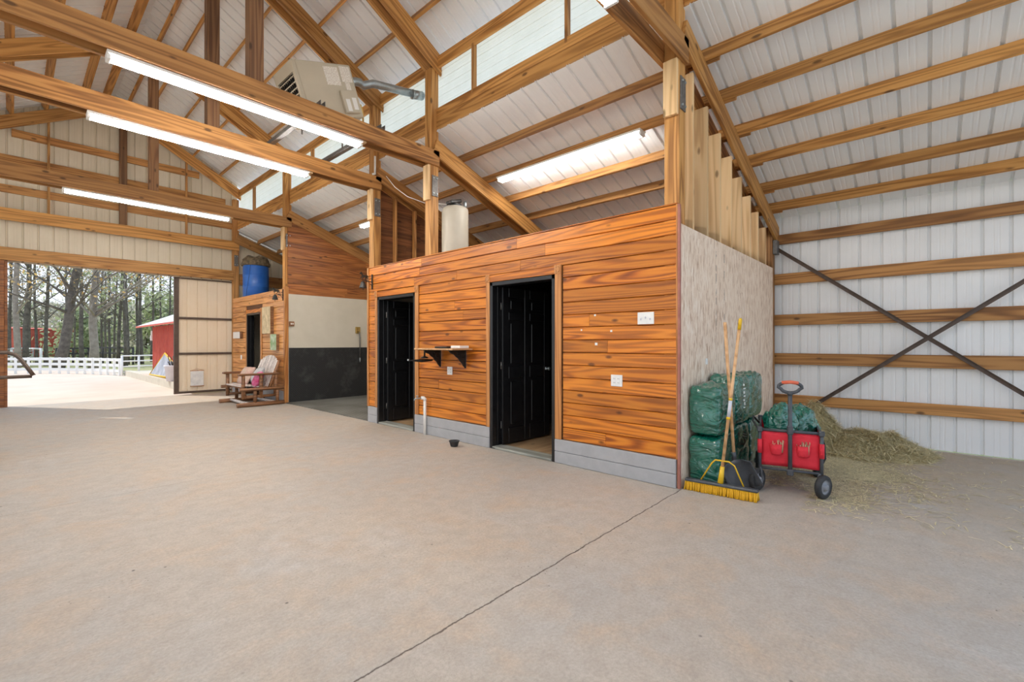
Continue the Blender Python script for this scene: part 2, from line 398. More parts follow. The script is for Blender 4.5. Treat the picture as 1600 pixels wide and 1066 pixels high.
# ------------------------------------------------------------------ metal skins
# lean-to roof, main roof, eave wall, gable wall
sl = V((1, 0, -.36)).normalized(); nl = V((.36, 0, 1)).normalized()
ribbed('ceiling', (4.16, YE, lraf(4.16)+.385), sl, (0, 1, 0), nl, 14.2-YE, 0, 3.81, 'metal', 'white ribbed metal roof over the lean-to')
s2 = V((1, 0, -.555)).normalized(); n2 = V((.555, 0, 1)).normalized()
ribbed('ceiling', (RX-.03, YE, raf(RX)+.468), s2, (0, 1, 0), n2, 14.2-YE, 0, 3.33, 'metal', 'white ribbed metal roof over the main hall')
s3 = V((-1, 0, -.555)).normalized(); n3_ = V((-.555, 0, 1)).normalized()
ribbed('ceiling', (RX+.03, YE, raf(RX)+.468), s3, (0, 1, 0), n3_, 14.2-YE, 0, 3.33, 'metal')
s4 = V((-1, 0, -.36)).normalized(); n4_ = V((-.36, 0, 1)).normalized()
ribbed('ceiling', (2*RX-4.16, YE, lraf(4.16)+.385), s4, (0, 1, 0), n4_, 14.2-YE, 0, 2.15, 'metal')  # unseen left roof, sized to block the sun yet admit bounce light
ribbed('wall_right', (7.62, YE, 0), (0, 0, 1), (0, 1, 0), (1, 0, 0), 14.1-YE, .01, 3.16, 'metal', 'white ribbed metal eave wall')
gw = grp('wall_back'); gw['label'] = 'tan ribbed metal gable wall above the open sliding door'
zt = lambda x: raf(x)+.47 if 2*RX-4.2 <= x <= 4.2 else lraf(x if x > RX else 2*RX-x)+.37
ribbed('siding', (-.95, 14.10, 0), (0, 0, 1), (1, 0, 0), (0, 1, 0), 5.15, 3.0, lambda s: zt(-.95+s), 'tan', parent=gw)
ribbed('siding', (4.2, 14.10, 0), (0, 0, 1), (1, 0, 0), (0, 1, 0), 3.42, 0.01, lambda s: zt(4.2001+s), 'tan', parent=gw)
ribbed('siding', (-4.2, 14.10, 0), (0, 0, 1), (1, 0, 0), (0, 1, 0), 3.25, 0.01, lambda s: zt(-4.2+s), 'tan', parent=gw)
ribbed('siding', (-.95, 14.10, 0), (0, 0, 1), (1, 0, 0), (0, 1, 0), .72, 0.01, 3.0, 'tan', parent=gw)

# clerestory windows of white fibreglass between the posts
segs = [(YE, 1.66), (1.80, 5.28), (5.42, 6.82), (6.96, 10.47), (10.61, 13.95)]
for i, (a, b) in enumerate(segs):
    o = ribbed('window_%d' % (i+1), (4.225, a-.06, 0), (0, 1, 0), (0, 0, 1), (1, 0, 0), .95, 0, b-a+.12, 'fibre', 'white translucent clerestory panel', pitch=.12, rib=.006)
    o.location.z = 4.58
mb = MB(); mb.box(2*RX-4.21, 2*RX-4.17, YE, 13.95, 4.25, 4.72); mb.box(2*RX-4.21, 2*RX-4.17, YE, 13.95, 5.31, 5.55); struct(mb.build('wall_left_sun_stop', 'timber_warm'))  # unseen beams added to stop sun leaking in below the clerestory
o = ribbed('window_6', (2*RX-4.225, YE, 4.58), (0, 1, 0), (0, 0, 1), (-1, 0, 0), .95, 0, 14.-YE, 'fibre', pitch=.12, rib=.006)

# ------------------------------------------------------------------ timber frame
where = ['beside the strand board wall', 'beside the cream tank', 'at the near side of the wash bay', 'at the far side of the wash bay']
ordn = ['nearest the camera', 'second from the camera', 'third from the camera', 'farthest from the camera']
for i, y in enumerate(PY):
    base = 0. if i != 1 else 2.56
    lumber('post', (4.13, y+.07, 0 if i in (0, 2, 3) else 2.56), (4.13, y+.07, raf(4.13)+.02), .14, .14, 'timber_warm' if i else 'timber_warm',
           'square pine post '+where[i], 'post', 'posts along the clerestory', up=(0, 1, 0)).location.y -= .07
    # twin tie boards, twin rafters
    for k, (yy, wd) in enumerate(((y-.02, 'near'), (y+.16, 'far'))):
        lumber('tie_beam', (-.95, yy, 3.88), (4.19, yy, 3.88), .04, .22, 'timber' if i < 3 else 'timber', '%s board of the brown tie beam pair %s' % (wd, ordn[i]), 'beam', 'tie beams across the hall')
        lumber('rafter', (RX, yy, raf(RX)), (4.26, yy, raf(4.26)), .04, .245, 'timber_warm', '%s board of the hall rafter pair above the tie beam %s' % (wd, ordn[i]), 'rafter', 'rafters under the main roof')
        lumber('rafter', (RX, yy, raf(RX)), (-1.0, yy, raf(-1.0)), .04, .245, 'timber_warm', '%s board of the far slope rafter pair above the tie beam %s' % (wd, ordn[i]), 'rafter', 'rafters under the main roof')
        if i != 0 or k == 0 or True:
            lumber('rafter', (4.07, yy, lraf(4.07)), (7.6, yy, lraf(7.6)), .04, .235, 'timber' if i >= 2 else 'timber_warm',
                   '%s board of the lean-to rafter pair %s' % (wd, ['over the stepped studs', 'over the tack room', 'at the near side of the wash bay', 'above the red brown wash bay wall'][i]), 'rafter', 'rafters under the lean-to roof')
    if i:
        lumber('king_post', (1.76, y+.07, 3.90), (1.76, y+.07, raf(1.76)+.1), .14, .14, 'timber_dark', 'weathered king post standing on the tie beam '+ordn[i], 'post', 'king posts on the tie beams', up=(0, 1, 0)).location.y -= .07
    # bearing block and bolted plate under the tie
    t = thing('bolted_bracket', (4.13, y, 3.62), 'bolted dark steel plate on the post '+where[i], 'bracket', 'bolted plates under the tie beams')
    mb = MB(); mb.bbox(4.075, 4.185, y-.012, y-.001, 3.44, 3.74, .002); mb.build('plate', 'steel', t)
    for bx in (4.10, 4.16):
        for bz in (3.48, 3.70):
            mb = MB(); mb.lathe([(.011, 0), (.011, .012)], 6, Matrix.Translation((bx, y-.012, bz)) @ Matrix.Rotation(pi/2, 4, 'X'), smooth=False); mb.build('bolt', 'galv', t)
    lumber('scab_block', (4.04, y+.07, 3.38), (4.04, y+.07, 3.885), .13, .04, 'pale', 'short pine block on the post '+where[i], 'block', 'bearing blocks under the tie beams', up=(1, 0, 0)).location.x -= .02
# left line of posts (out of the picture, carries the roof)
for y in (-1.3, 1.66, 5.28, 10.47):
    lumber('post', (2*RX-4.13, y+.07, 0), (2*RX-4.13, y+.07, 5.2), .14, .14, 'timber_warm', 'square pine post on the far side of the hall', 'post', 'posts on the open side of the hall', up=(0, 1, 0))
for i, (a, b) in enumerate(segs):
    bay = ['near the hay corner', 'over the first tack room', 'above the cream tank', 'over the wash bay', 'over the blue drum'][i]
    lumber('clerestory_beam', (4.18, a, 4.42), (4.18, b, 4.42), .04, .175, 'timber_warm', 'pine beam under the white clerestory panel '+bay, 'beam', 'beams under the clerestory')
    lumber('clerestory_sill', (4.18, a, 4.60), (4.18, b, 4.60), .045, .125, 'timber_warm', 'pine sill along the bottom of the clerestory panel '+bay, 'sill', 'sills of the clerestory')
    lumber('clerestory_plate', (4.18, a, 5.31), (4.18, b, 5.31), .04, .17, 'timber_warm', 'pine plate along the top of the clerestory panel '+bay, 'plate', 'plates above the clerestory')
for y, t in ((4.51, 'near the second tie beam'), (2.98, 'nearest the corner post'), (9.39, 'over the wash bay'), (12.75, 'above the blue drum')):
    lumber('clerestory_stud', (4.155, y, 4.66), (4.155, y, 5.34), .04, .07, 'timber', 'upright stud dividing the clerestory '+t, 'stud', 'studs of the clerestory', up=(1, 0, 0))
# purlins
up_names = ['lowest', 'second', 'third', 'fourth', 'fifth', 'topmost']
for i, x in enumerate((7.20, 6.74, 6.18, 5.65, 5.12, 4.60)):
    z = lraf(x)+.243; s = .02*(1 if i % 2 else -1)
    nm = 'eave purlin' if i == 0 else 'purlin'
    lumber('purlin', (x, YE, z), (x, 1.86, z), .04, .135, 'timber_warm', '%s purlin up from the eave above the hay corner' % up_names[i], 'purlin', 'purlins over the hay corner', up=(.36, 0, 1))
    lumber('purlin', (x+.042, 1.5, z-.015), (x+.042, 13.9, z-.015), .04, .135, 'timber', '%s purlin up from the eave above the tack room' % up_names[i], 'purlin', 'purlins over the tack rooms', up=(.36, 0, 1))
for i, x in enumerate((3.73, 3.13, 2.63, 2.12, 1.80)):
    lumber('purlin', (x, YE, raf(x)+.275), (x, 14.05, raf(x)+.275), .042, .168, 'timber_warm', '%s purlin up from the clerestory under the main roof' % up_names[i], 'purlin', 'purlins under the main roof', up=(.555, 0, 1))
for i, x in enumerate((1.48, 1.10, .52, .02, -.5)):
    up_names[0] = 'first'
    lumber('purlin', (x, YE, raf(x)+.275), (x, 14.05, raf(x)+.275), .042, .168, 'timber_warm', '%s purlin down from the ridge on the far slope of the main roof' % up_names[i], 'purlin', 'purlins under the far slope', up=(-.555, 0, 1))
up_names[0] = 'lowest'
# gable framing
lumber('door_header', (-.95, 13.93, 3.02), (4.06, 13.93, 3.02), .04, .265, 'timber_warm', 'orange pine header board over the open sliding door', 'beam')
lumber('gable_tie', (-.95, 13.93, 3.84), (4.20, 13.93, 3.84), .04, .25, 'timber_warm', 'orange pine tie board on the gable wall above the door header', 'beam')
for z, x0, x1, t in ((4.43, -.95, 4.06, 'lowest'), (5.05, -.6, 3.9, 'middle'), (5.61, .0, 3.3, 'topmost')):
    lumber('gable_girt', (x0, 14.06, z), (x1, 14.06, z), .04, .165, 'timber', '%s thin girt across the tan gable wall' % t, 'girt', 'girts on the gable wall')
for x, w, mt, t in ((.54, .04, 'timber_warm', 'slim pine stud on the gable wall by the picture edge'), (3.01, .04, 'timber', 'slim pine stud on the gable wall near the clerestory'), (1.77, .14, 'timber_dark', 'dark square post in the middle of the gable wall')):
    lumber('gable_post' if w > .1 else 'gable_stud', (x, 13.995, 4.09), (x, 13.995, raf(x)+.1), w, .09, mt, t, 'post' if w > .1 else 'stud', up=(0, 1, 0)).location.y -= .045
for s_, xe, t in ((1, 4.22, 'clerestory side'), (-1, -1.0, 'far side')):
    lumber('rafter', (RX, 13.89, raf(RX)), (xe, 13.89, raf(xe)), .04, .245, 'timber_warm', 'rafter against the gable wall on the '+t, 'rafter', 'rafters under the main roof')
lumber('rafter', (4.07, 13.89, lraf(4.07)), (7.6, 13.89, lraf(7.6)), .04, .24, 'timber', 'dark lean-to rafter against the gable wall above the blue drum', 'rafter', 'rafters under the lean-to roof')
lumber('post', (4.13, 13.95, 0), (4.13, 13.95, 5.24), .14, .13, 'timber', 'square pine post at the gable beside the blue drum', 'post', 'posts along the clerestory', up=(0, 1, 0))
lumber('gable_girt', (4.22, 14.0, 2.92), (7.5, 14.0, 2.92), .04, .3, 'timber', 'brown board on the gable wall behind the blue drum', 'girt')
t = thing('bolted_bracket', (4.13, 13.94, 3.5), 'dark steel plate with bolts on the gable post behind the blue drum', 'bracket', 'bolted plates under the tie beams')
mb = MB(); mb.bbox(4.08, 4.18, 13.93, 13.945, 3.42, 3.72, .002); mb.build('plate', 'steel', t)
for bx in (4.10, 4.16):
    for bz in (3.46, 3.68):
        mb = MB(); mb.lathe([(.012, 0), (.012, .012)], 6, Matrix.Translation((bx, 13.93, bz)) @ Matrix.Rotation(pi/2, 4, 'X'), smooth=False); mb.build('bolt', 'galv', t)
# eave wall girts, post, wind brace
for i, (z0, z1) in enumerate(((.435, .575), (1.01, 1.17), (1.575, 1.73), (2.17, 2.325), (2.755, 2.895))):
    lumber('wall_girt', (7.57, YE, z0), (7.57, 6.8, z0), .04, z1-z0, 'timber', '%s pine girt up from the floor on the white eave wall' % up_names[i], 'girt', 'girts on the eave wall')
lumber('post', (7.47, 1.66, 0), (7.47, 1.66, 3.0), .13, .14, 'timber', 'square post in the corner where the strand board meets the eave wall', 'post', up=(0, 1, 0))
lumber('post', (7.47, -1.33, 0), (7.47, -1.33, 3.0), .13, .14, 'timber', 'square post at the near end of the wind brace', 'post', up=(0, 1, 0))
for (y0, z0, y1, z1, xo, t) in ((1.63, 2.69, -1.3, .334, 7.515, 'falling from the corner post'), (1.63, .09, -1.3, 2.405, 7.50, 'rising from the hay pile')):
    mb = MB(); d = V((0, y1-y0, z1-z0)); L = d.length; d.normalize(); nn = V((0, -d.z, d.y))
    mt = Matrix(((0, 1, 0, xo), (d.y, 0, nn.y, y0), (d.z, 0, nn.z, z0), (0, 0, 0, 1)))
    mb.bbox(0, L, -.003, .003, -.024, .024, .001, mat=mt); mb.bbox(0, L, -.03, .003, -.024, -.018, .001, mat=mt)
    tag(mb.build('brace_bar', 'brownsteel', base=(xo, y0, z0)), 'brown angle iron brace on the eave wall '+t, 'brace', 'cross braces on the eave wall')
mb = MB(); mb.bbox(7.40, 7.535, 1.60, 1.655, 2.60, 2.80, .004); tag(mb.build('brace_bracket', 'steel', base=(7.47, 1.63, 2.6)), 'dark steel bracket holding the brace to the corner post', 'bracket')

# ------------------------------------------------------------------ strand board wall with stepped studs
mb = MB(); mb.box(4.075, 7.40, 1.655, 1.672, 0, 2.40); struct(mb.build('wall_side', 'osb'), 'strand board end wall of the tack room')
mb = MB(); mb.box(4.075, 7.40, 1.815, 1.83, 0, 2.5); struct(mb.build('wall_side_lining', 'plank_in'))
for i, x in enumerate((4.42, 4.81, 5.20, 5.58, 5.96, 6.34, 6.70, 7.08)):
    lumber('wall_stud', (x, 1.742, .01), (x, 1.742, lraf(x)-.03 if i else lraf(x)+.01), .138, .038, 'pale', 'pale stud above the strand board, %s from the corner post' % ['first', 'second', 'third', 'fourth', 'fifth', 'sixth', 'seventh', 'eighth'][i], 'stud', 'stepped studs above the strand board', up=(1, 0, 0))
mb = MB(); mb.bbox(4.045, 4.078, 1.648, 1.672, 0, 2.57, .003); struct(mb.build('trim_1', 'redtrim'))

# ------------------------------------------------------------------ tack room fronts
def boards(name, y0, y1, z0, z1, pitch, holes, mat, seed, x=XW, label=None):
    r = random.Random(seed); mb = MB(); n = round((z1-z0)/pitch); p = (z1-z0)/n
    for i in range(n):
        a, b = z0+i*p, z0+(i+1)*p
        spans = [(y0, y1)]
        for h0, h1, hz in holes:
            if a < hz-.03:
                spans = [q for s in spans for q in ((s[0], min(s[1], h0)), (max(s[0], h1), s[1])) if q[1]-q[0] > .01]
        for s0, s1 in spans:
            cuts = [s0]
            while s1-cuts[-1] > 2.6: cuts.append(cuts[-1]+r.uniform(1.1, 2.4))
            if s1-cuts[-1] > 1.2 and r.random() < .5: cuts.append(cuts[-1]+r.uniform(.4, (s1-cuts[-1])*.8))
            cuts.append(s1)
            for c0, c1 in zip(cuts, cuts[1:]):
                g = .0015; ch = .009; xf = x; xb = x+.02; q = r.random()
                a += .002; b_ = b-.002; pr = [(xb, a), (xf+ch, a), (xf, a+ch*.7), (xf, b_-ch*.5), (xf+ch, b_), (xb, b_)]
                vs = [V((px, yy, pz)) for yy in (c0+g, c1-g) for px, pz in pr]
                fs = [(j, j+1, j+7, j+6) for j in range(5)]+[(0, 1, 2, 3, 4, 5), (11, 10, 9, 8, 7, 6)]
                mb.add(vs, fs, q)
    return struct(mb.build(name, mat), label)
DO = [(2.94, 4.13, 2.18), (5.55, 6.76, 2.17)]
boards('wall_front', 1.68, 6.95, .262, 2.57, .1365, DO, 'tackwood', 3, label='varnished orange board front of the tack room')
mb = MB()
for a, b in ((1.68, 2.99), (4.08, 5.61), (6.70, 6.95)): mb.box(4.07, 4.19, a, b, 0, 2.56)
for a, b in ((2.99, 4.08), (5.61, 6.70)): mb.box(4.07, 4.19, a, b, 2.10, 2.56)
struct(mb.build('wall_front_core', 'plank_in'))
mb = MB()
for a, b in ((1.68, 3.04), (4.06, 5.63), (6.67, 6.95)):
    mb.bbox(4.028, 4.072, a, b, .002, .128, .004); mb.bbox(4.028, 4.072, a, b, .132, .26, .004)
struct(mb.build('baseboard_front', 'greyboard'), 'grey painted boards along the foot of the tack room')
mb = MB(); mb.bbox(4.042, 4.074, 1.668, 1.682, .262, 2.57, .002); struct(mb.build('trim_2', 'casing'))
mb = MB(); mb.bbox(4.045, 4.20, 1.67, 6.95, 2.57, 2.585, .003); struct(mb.build('trim_3', 'tackwood'))

def six_panel(L, H, T=.035):
    "a six panel door leaf standing along +X from the hinge"
    mb = MB()
    def b(x0, x1, z0, z1, y0=-T/2, y1=T/2, c=.004): mb.bbox(x0, x1, y0, y1, z0, z1, c)
    st = .11; mid = L/2
    for x0, x1 in ((0, st), (mid-.05, mid+.05), (L-st, L)): b(x0, x1, 0, H)
    for z0, z1 in ((0, .2), (.83, .98), (1.58, 1.68), (H-.12, H)):
        b(st, mid-.05, z0, z1); b(mid+.05, L-st, z0, z1)
    for z0, z1 in ((.2, .83), (.98, 1.58), (1.68, H-.12)):
        for x0, x1 in ((st, mid-.05), (mid+.05, L-st)):
            b(x0, x1, z0, z1, -.008, .008); b(x0+.035, x1-.035, z0+.035, z1-.035, -.014, .014, .012)
    return mb
def doorway(n, y0, y1, ztop, hinge_y, leaf, casemat='casing', swing=0., x=XW):
    d = grp('door_%d' % n, (x, (y0+y1)/2, 0))
    f = .048
    mb = MB(); mb.bbox(x-.012, x+.15, y0, y0+f, 0, ztop, .004); mb.bbox(x-.012, x+.15, y1-f, y1, 0, ztop, .004); mb.bbox(x-.012, x+.15, y0, y1, ztop-f, ztop, .004)
    mb.bbox(x+.07, x+.09, y0+f, y0+f+.012, 0, ztop-f, .002); mb.bbox(x+.07, x+.09, y1-f-.012, y1-f, 0, ztop-f, .002)
    mb.build('frame', 'black', d)
    mb = MB(); mb.bbox(x-.02, x+.16, y0+f, y1-f, .002, .03, .005); mb.build('threshold', 'sill', d)
    cw = .085
    mb = MB(); mb.bbox(x-.018, x+.002, y0-cw, y0, .262, ztop+.005, .004); mb.bbox(x-.018, x+.002, y1, y1+cw*.75, .262, ztop+.005, .004); mb.build('casing', casemat, d)
    mb = MB(); mb.bbox(x-.018, x+.002, y0, y1, ztop+.002, ztop+.088, .004); mb.build('head_casing', 'tackwood', d)
    for yc, w in ((y0-cw/2, cw), (y1+cw*.375, cw*.75)):
        mb = MB(); mb.bbox(x-.026, x+.002, yc-w/2-.004, yc+w/2+.004, ztop, ztop+.098, .004)
        mb.lathe([(.034, 0), (.034, .006), (.026, .006), (.022, .002), (.012, .003), (.008, .007)], 16, Matrix.Translation((x-.026, yc, ztop+.049)) @ Matrix.Rotation(-pi/2, 4, 'Y'))
        mb.build('corner_block', casemat, d)
    if leaf:
        L = y1-y0-2*f-.01; H = ztop-f-.035
        mt = Matrix.Translation((x+.13, hinge_y, .032)) @ Matrix.Rotation(swing, 4, 'Z')
        mb = six_panel(L, H); mb.v = [tuple(mt @ V(p)) for p in mb.v]
        lf = mb.build('leaf', 'black', d)
        mb = MB()
        for sgn in (-1, 1): mb.lathe([(.026, 0), (.026, .006), (.011, .01), (.011, .03), (.024, .04), (.027, .052), (.018, .062), (0.001, .064)], 14, mt @ Matrix.Translation((L-.07, sgn*.0176, .93)) @ Matrix.Rotation(sgn*-pi/2, 4, 'X'), capb=False)
        mb.build('knob', 'galv', lf)
        for hz in (.25, 1.0, 1.75):
            mb = MB(); mb.tube([mt @ V((-.012, 0, hz-.045)), mt @ V((-.012, 0, hz+.045))], .008, 8); mb.build('hinge', 'steel', lf)
    return d
doorway(1, 5.63, 6.67, 2.07, 6.60, True, swing=-.02)
doorway(2, 3.04, 4.06, 2.075, 3.985, True, swing=-.04)
# rooms behind the doors
mb = MB(); mb.box(4.19, 7.5, 1.83, 6.83, .0, .012); struct(mb.build('floor', 'plywood'))
mb = MB(); mb.box(4.19, 7.5, 1.832, 6.95, 2.48, 2.55); mb.box(4.19, 7.5, 10.47, 13.9, 2.48, 2.52); struct(mb.build('ceiling_board', 'plank_in'))
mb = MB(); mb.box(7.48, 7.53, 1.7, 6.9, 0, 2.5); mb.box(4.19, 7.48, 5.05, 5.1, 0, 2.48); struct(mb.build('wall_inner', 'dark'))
# partition to the wash bay: studs towards us, boards beyond
mb = MB(); mb.box(4.2, 7.5, 6.88, 6.98, 0, 2.48); struct(mb.build('wall_partition', 'frp'))
def boards_x(name, x0, x1, y, z0, ztop, pitch, mat, seed, label=None):
    "horizontal boards on a wall facing -Y; ztop(x) is the sloping top"
    r = random.Random(seed); mb = MB(); z = z0
    while z < max(ztop(x0), ztop(x1)):
        xe = x1
        if ztop(x1) < z+pitch: xe = x0+(x1-x0)*max(0., min(1., (ztop(x0)-z-.004)/(ztop(x0)-ztop(x1))))
        cuts = [x0]
        while xe-cuts[-1] > 1.3: cuts.append(cuts[-1]+r.uniform(.6, 2.2))
        cuts = [c for c in cuts if c < xe-.02]+[xe]
        for c0, c1 in zip(cuts, cuts[1:]):
            if c1-c0 < .02: continue
            t = z+pitch
            ch = .006; pr = [(y+.018, z), (y+ch, z), (y, z+ch), (y, t-.004), (y+.004, t), (y+.018, t)]
            vs = [V((xx, py, pz)) for xx in (c0+.001, c1-.001) for py, pz in pr]
            mb.add(vs, [(j, j+1, j+7, j+6) for j in range(5)]+[(0, 1, 2, 3, 4, 5), (11, 10, 9, 8, 7, 6)], r.random())
        z += pitch
    return struct(mb.build(name, mat), label)
boards_x('wall_partition_boards', 4.2, 7.5, 6.99, 2.5, lambda x: lraf(x)+.1, .115, 'backwood', 5)
for i, x in enumerate((4.52, 4.93, 5.33, 5.73, 6.13)):
    lumber('partition_stud', (x, 6.92, 2.55), (x, 6.92, lraf(x)-.02), .09, .038, 'timber', 'bare stud of the partition behind the cream tank, %s from the post' % ['first', 'second', 'third', 'fourth', 'fifth'][i], 'stud', 'studs behind the cream tank', up=(1, 0, 0))
# wash bay
mb = MB(); mb.box(4.06, 7.5, 6.96, 10.46, .0, .012); struct(mb.build('floor', 'washfloor'))
wb = grp('wall_wash'); wb['label'] = 'far wall of the wash bay: boards over white panel over black mat'
mb = MB(); mb.box(4.11, 7.5, 10.452, 10.47, 1.21, 2.41); mb.build('white_panel', 'frp', wb)
mb = MB(); mb.box(4.125, 7.5, 10.435, 10.47, .012, 1.215); mb.build('rubber_mat', 'mat', wb)
mb = MB(); mb.box(4.08, 4.125, 10.43, 10.47, 0, 2.41); mb.build('edge_strip', 'frp', wb)
boards_x('wall_wash_boards', 4.11, 7.5, 10.452, 2.405, lambda x: lraf(x)+.12, .116, 'washwood', 9, 'red brown tongue and groove boards over the wash bay')
mb = MB(); mb.box(7.47, 7.53, 6.98, 10.45, 0, 2.9); struct(mb.build('wall_wash_end', 'frp'))
# far tack room
boards('wall_front', 10.48, 13.93, .262, 2.53, .1335, [(11.78, 12.93, 2.16)], 'tackwood_sunlit', 21, label='orange board front of the far tack room')
mb = MB()
for a, b in ((10.48, 11.83), (12.88, 13.93)): mb.bbox(4.028, 4.072, a, b, .002, .26, .004)
struct(mb.build('baseboard_far', 'greyboard'))
mb = MB()
for a, b in ((10.49, 11.84), (12.86, 13.9)): mb.box(4.07, 4.19, a, b, 0, 2.52)
mb.box(4.07, 4.19, 11.84, 12.86, 2.08, 2.52); struct(mb.build('wall_far_core', 'plank_in'))
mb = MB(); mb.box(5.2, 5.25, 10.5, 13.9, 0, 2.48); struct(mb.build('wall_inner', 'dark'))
doorway(3, 11.87, 12.84, 2.07, 11.9, False)
mb = MB(); mb.bbox(4.034, 4.12, 10.425, 10.485, 0, 2.56, .004); struct(mb.build('trim_4', 'casing'))
mb = MB(); mb.bbox(4.034, 4.08, 6.94, 6.985, .26, 2.58, .004); struct(mb.build('trim_5', 'casing'))
# dark upright inside the far doorway
lumber('saddle_post', (4.5, 12.42, .0), (4.5, 12.42, 2.4), .06, .06, 'chairwood', 'brown upright just inside the far tack room doorway', 'post', up=(0, 1, 0))

# ------------------------------------------------------------------ lamps
def strip_light(name_loc, axis, x0, x1, yc, z, label, n=2, lamp='tube'):
    "channel with tubes under it; axis X or Y"
    t = thing('strip_light', name_loc, label, 'light', 'long strip lights')
    def bx(mb, a0, a1, c0, c1, z0, z1, b=.004):
        if axis == 'X': mb.bbox(a0, a1, yc+c0, yc+c1, z0, z1, b)
        else: mb.bbox(yc+c0, yc+c1, a0, a1, z0, z1, b)
    mb = MB(); bx(mb, x0, x1, -.075, .075, z+.024, z+.052); mb.build('channel', 'white', t)
    for k in range(n):
        off = (k-.5)*.062 if n == 2 else 0.
        mb = MB()
        p = [(x0+.03, yc+off, z), (x1-.03, yc+off, z)] if axis == 'X' else [(yc+off, x0+.03, z), (yc+off, x1-.03, z)]
        mb.tube(p, .0165, 10); mb.build('tube', lamp, t)
    for e in (x0, x1-.03):
        mb = MB(); bx(mb, e, e+.03, -.055, .055, z-.02, z+.022); mb.build('end_cap', 'white', t)
    return t
for i, y in enumerate(PY):
    strip_light((1.78, y+.07, 3.86), 'X', .56, 3.0, y+.07, 3.828, 'lit strip light under the tie beam '+ordn[i])
strip_light((5.12, 3.77, 3.9), 'Y', 2.55, 4.96, 5.15, lraf(5.12)+.18, 'lit strip light under the lean-to roof above the tack room', lamp='tube_dim')
strip_light((5.12, 8.5, 3.9), 'Y', 7.0, 9.14, 5.15, lraf(5.12)+.18, 'lit strip light half hidden over the wash bay', lamp='tube_dim')
for i, y in enumerate(PY[1:]):
    for x in (2.42, 2.95):
        mb = MB(); mb.bbox(x-.1, x+.1, y+.005, y+.135, 3.862, 3.905, .003)
        tag(mb.build('mounting_clip', 'pale', base=(x, y+.07, 3.88)), 'pale block holding the strip light, %s one under the tie beam %s' % ('inner' if x < 2.6 else 'outer', ordn[i+1]), 'block', 'blocks holding the strip lights')

# ------------------------------------------------------------------ heater on its rails
for x, t in ((2.46, 'under the louvred end of the heater'), (3.26, 'under the flue end of the heater')):
    mb = MB(); mb.bbox(x-.03, x+.03, 5.24, 7.0, 4.102, 4.11, .002); mb.bbox(x-.03, x-.022, 5.24, 7.0, 4.11, 4.16, .002); mb.bbox(x+.022, x+.03, 5.24, 7.0, 4.11, 4.16, .002)
    tag(mb.build('support_rail', 'steel', base=(x, 6.1, 4.102)), 'dark steel channel lying across two tie beams '+t, 'rail', 'steel rails carrying the heater')
HT = Matrix.Translation((2.31, 5.72, 4.785)) @ Matrix.Rotation(radians(-19), 4, 'Y')
t = thing('unit_heater', (2.8, 5.99, 4.16), 'beige hanging gas heater with labels and louvres, tilted above the tie beams', 'heater')
W, D, Hh = .78, .55, .66
mb = MB(); mb.bbox(.012, W, 0, D, -Hh, 0, .012, mat=HT); mb.build('cabinet', 'heater', t)
mb = MB()
for k in range(7): mb.box(-.022, .03, .05, D-.05, -.16-k*.068-.012, -.16-k*.068, mat=HT @ Matrix.Translation((0, 0, 0)) @ Matrix.Rotation(0, 4, 'Y'))
mb.box(-.03, .012, .0, .05, -Hh, 0, mat=HT); mb.box(-.03, .012, D-.05, D, -Hh, 0, mat=HT); mb.box(-.03, .012, .05, D-.05, -.13, 0, mat=HT); mb.box(-.03, .012, .05, D-.05, -Hh, -.62, mat=HT)
mb.build('louvre_frame', 'heater', t)
mb = MB(); mb.box(.004, .0125, .05, D-.05, -.62, -.13, mat=HT)
for k in range(9): mb.tube([HT @ V((-.012, .08+k*.048, -.61)), HT @ V((-.012, .08+k*.048, -.14))], .009, 6)
mb.build('heat_exchanger', 'blackmetal', t)
mb = MB(); mb.bbox(.50, .72, -.05, 0, -.62, -.34, .006, mat=HT); cb = mb.build('control_box', 'heater', t)
mb = MB(); mb.box(.54, .60, -.0515, -.049, -.60, -.45, mat=HT); mb.box(.635, .70, -.0515, -.049, -.58, -.43, mat=HT); mb.build('notice', 'paper', cb)
m = NT('printed label', .6); o = m.obj()
mp = m.new('ShaderNodeMapping'); m.link(o, mp.inputs[0]); mp.inputs['Scale'].default_value = (1., 1., 1.); mp.inputs['Rotation'].default_value = (0, radians(19), 0)
sx = m.new('ShaderNodeSeparateXYZ'); m.link(mp.outputs[0], sx.inputs[0])
ln = m.math('GREATER_THAN', m.math('SINE', m.math('MULTIPLY', sx.outputs[2], 420.)), .1)
nz = m.math('GREATER_THAN', m.noise(o, 60., 2.), .48)
m.col(m.mix(m.math('MULTIPLY', m.math('MULTIPLY', ln, nz), .55), (.82, .78, .70), (.42, .28, .20))); M['label'] = m.m
mb = MB(); mb.box(.37, .57, -.003, .001, -.27, -.05, mat=HT); mb.build('label_sheet', 'label', t)
mb = MB(); mb.box(.60, .75, -.003, .001, -.22, -.03, mat=HT); mb.box(.63, .70, -.003, .001, -.32, -.225, mat=HT); mb.build('label_sheet', 'label', t)
mb = MB()
for px, py in ((.1, .08), (.1, D-.08), (W-.08, .08), (W-.08, D-.08)):
    q = HT @ V((px, py, -Hh)); mb.tube([q, V((q.x, q.y, 4.112))], .012, 8)
mb.build('support_leg', 'steel', t)
mb = MB(); g0 = HT @ V((W, .06, -.45)); mb.tube([g0, g0+V((.05, 0, -.02)), g0+V((.08, 0, -.12)), g0+V((.10, .02, -.26))], .012, 8); mb.lathe([(.03, 0), (.035, .03), (.02, .06)], 12, Matrix.Translation(g0+V((.10, .02, -.29)))); mb.build('gas_valve', 'brass', t)
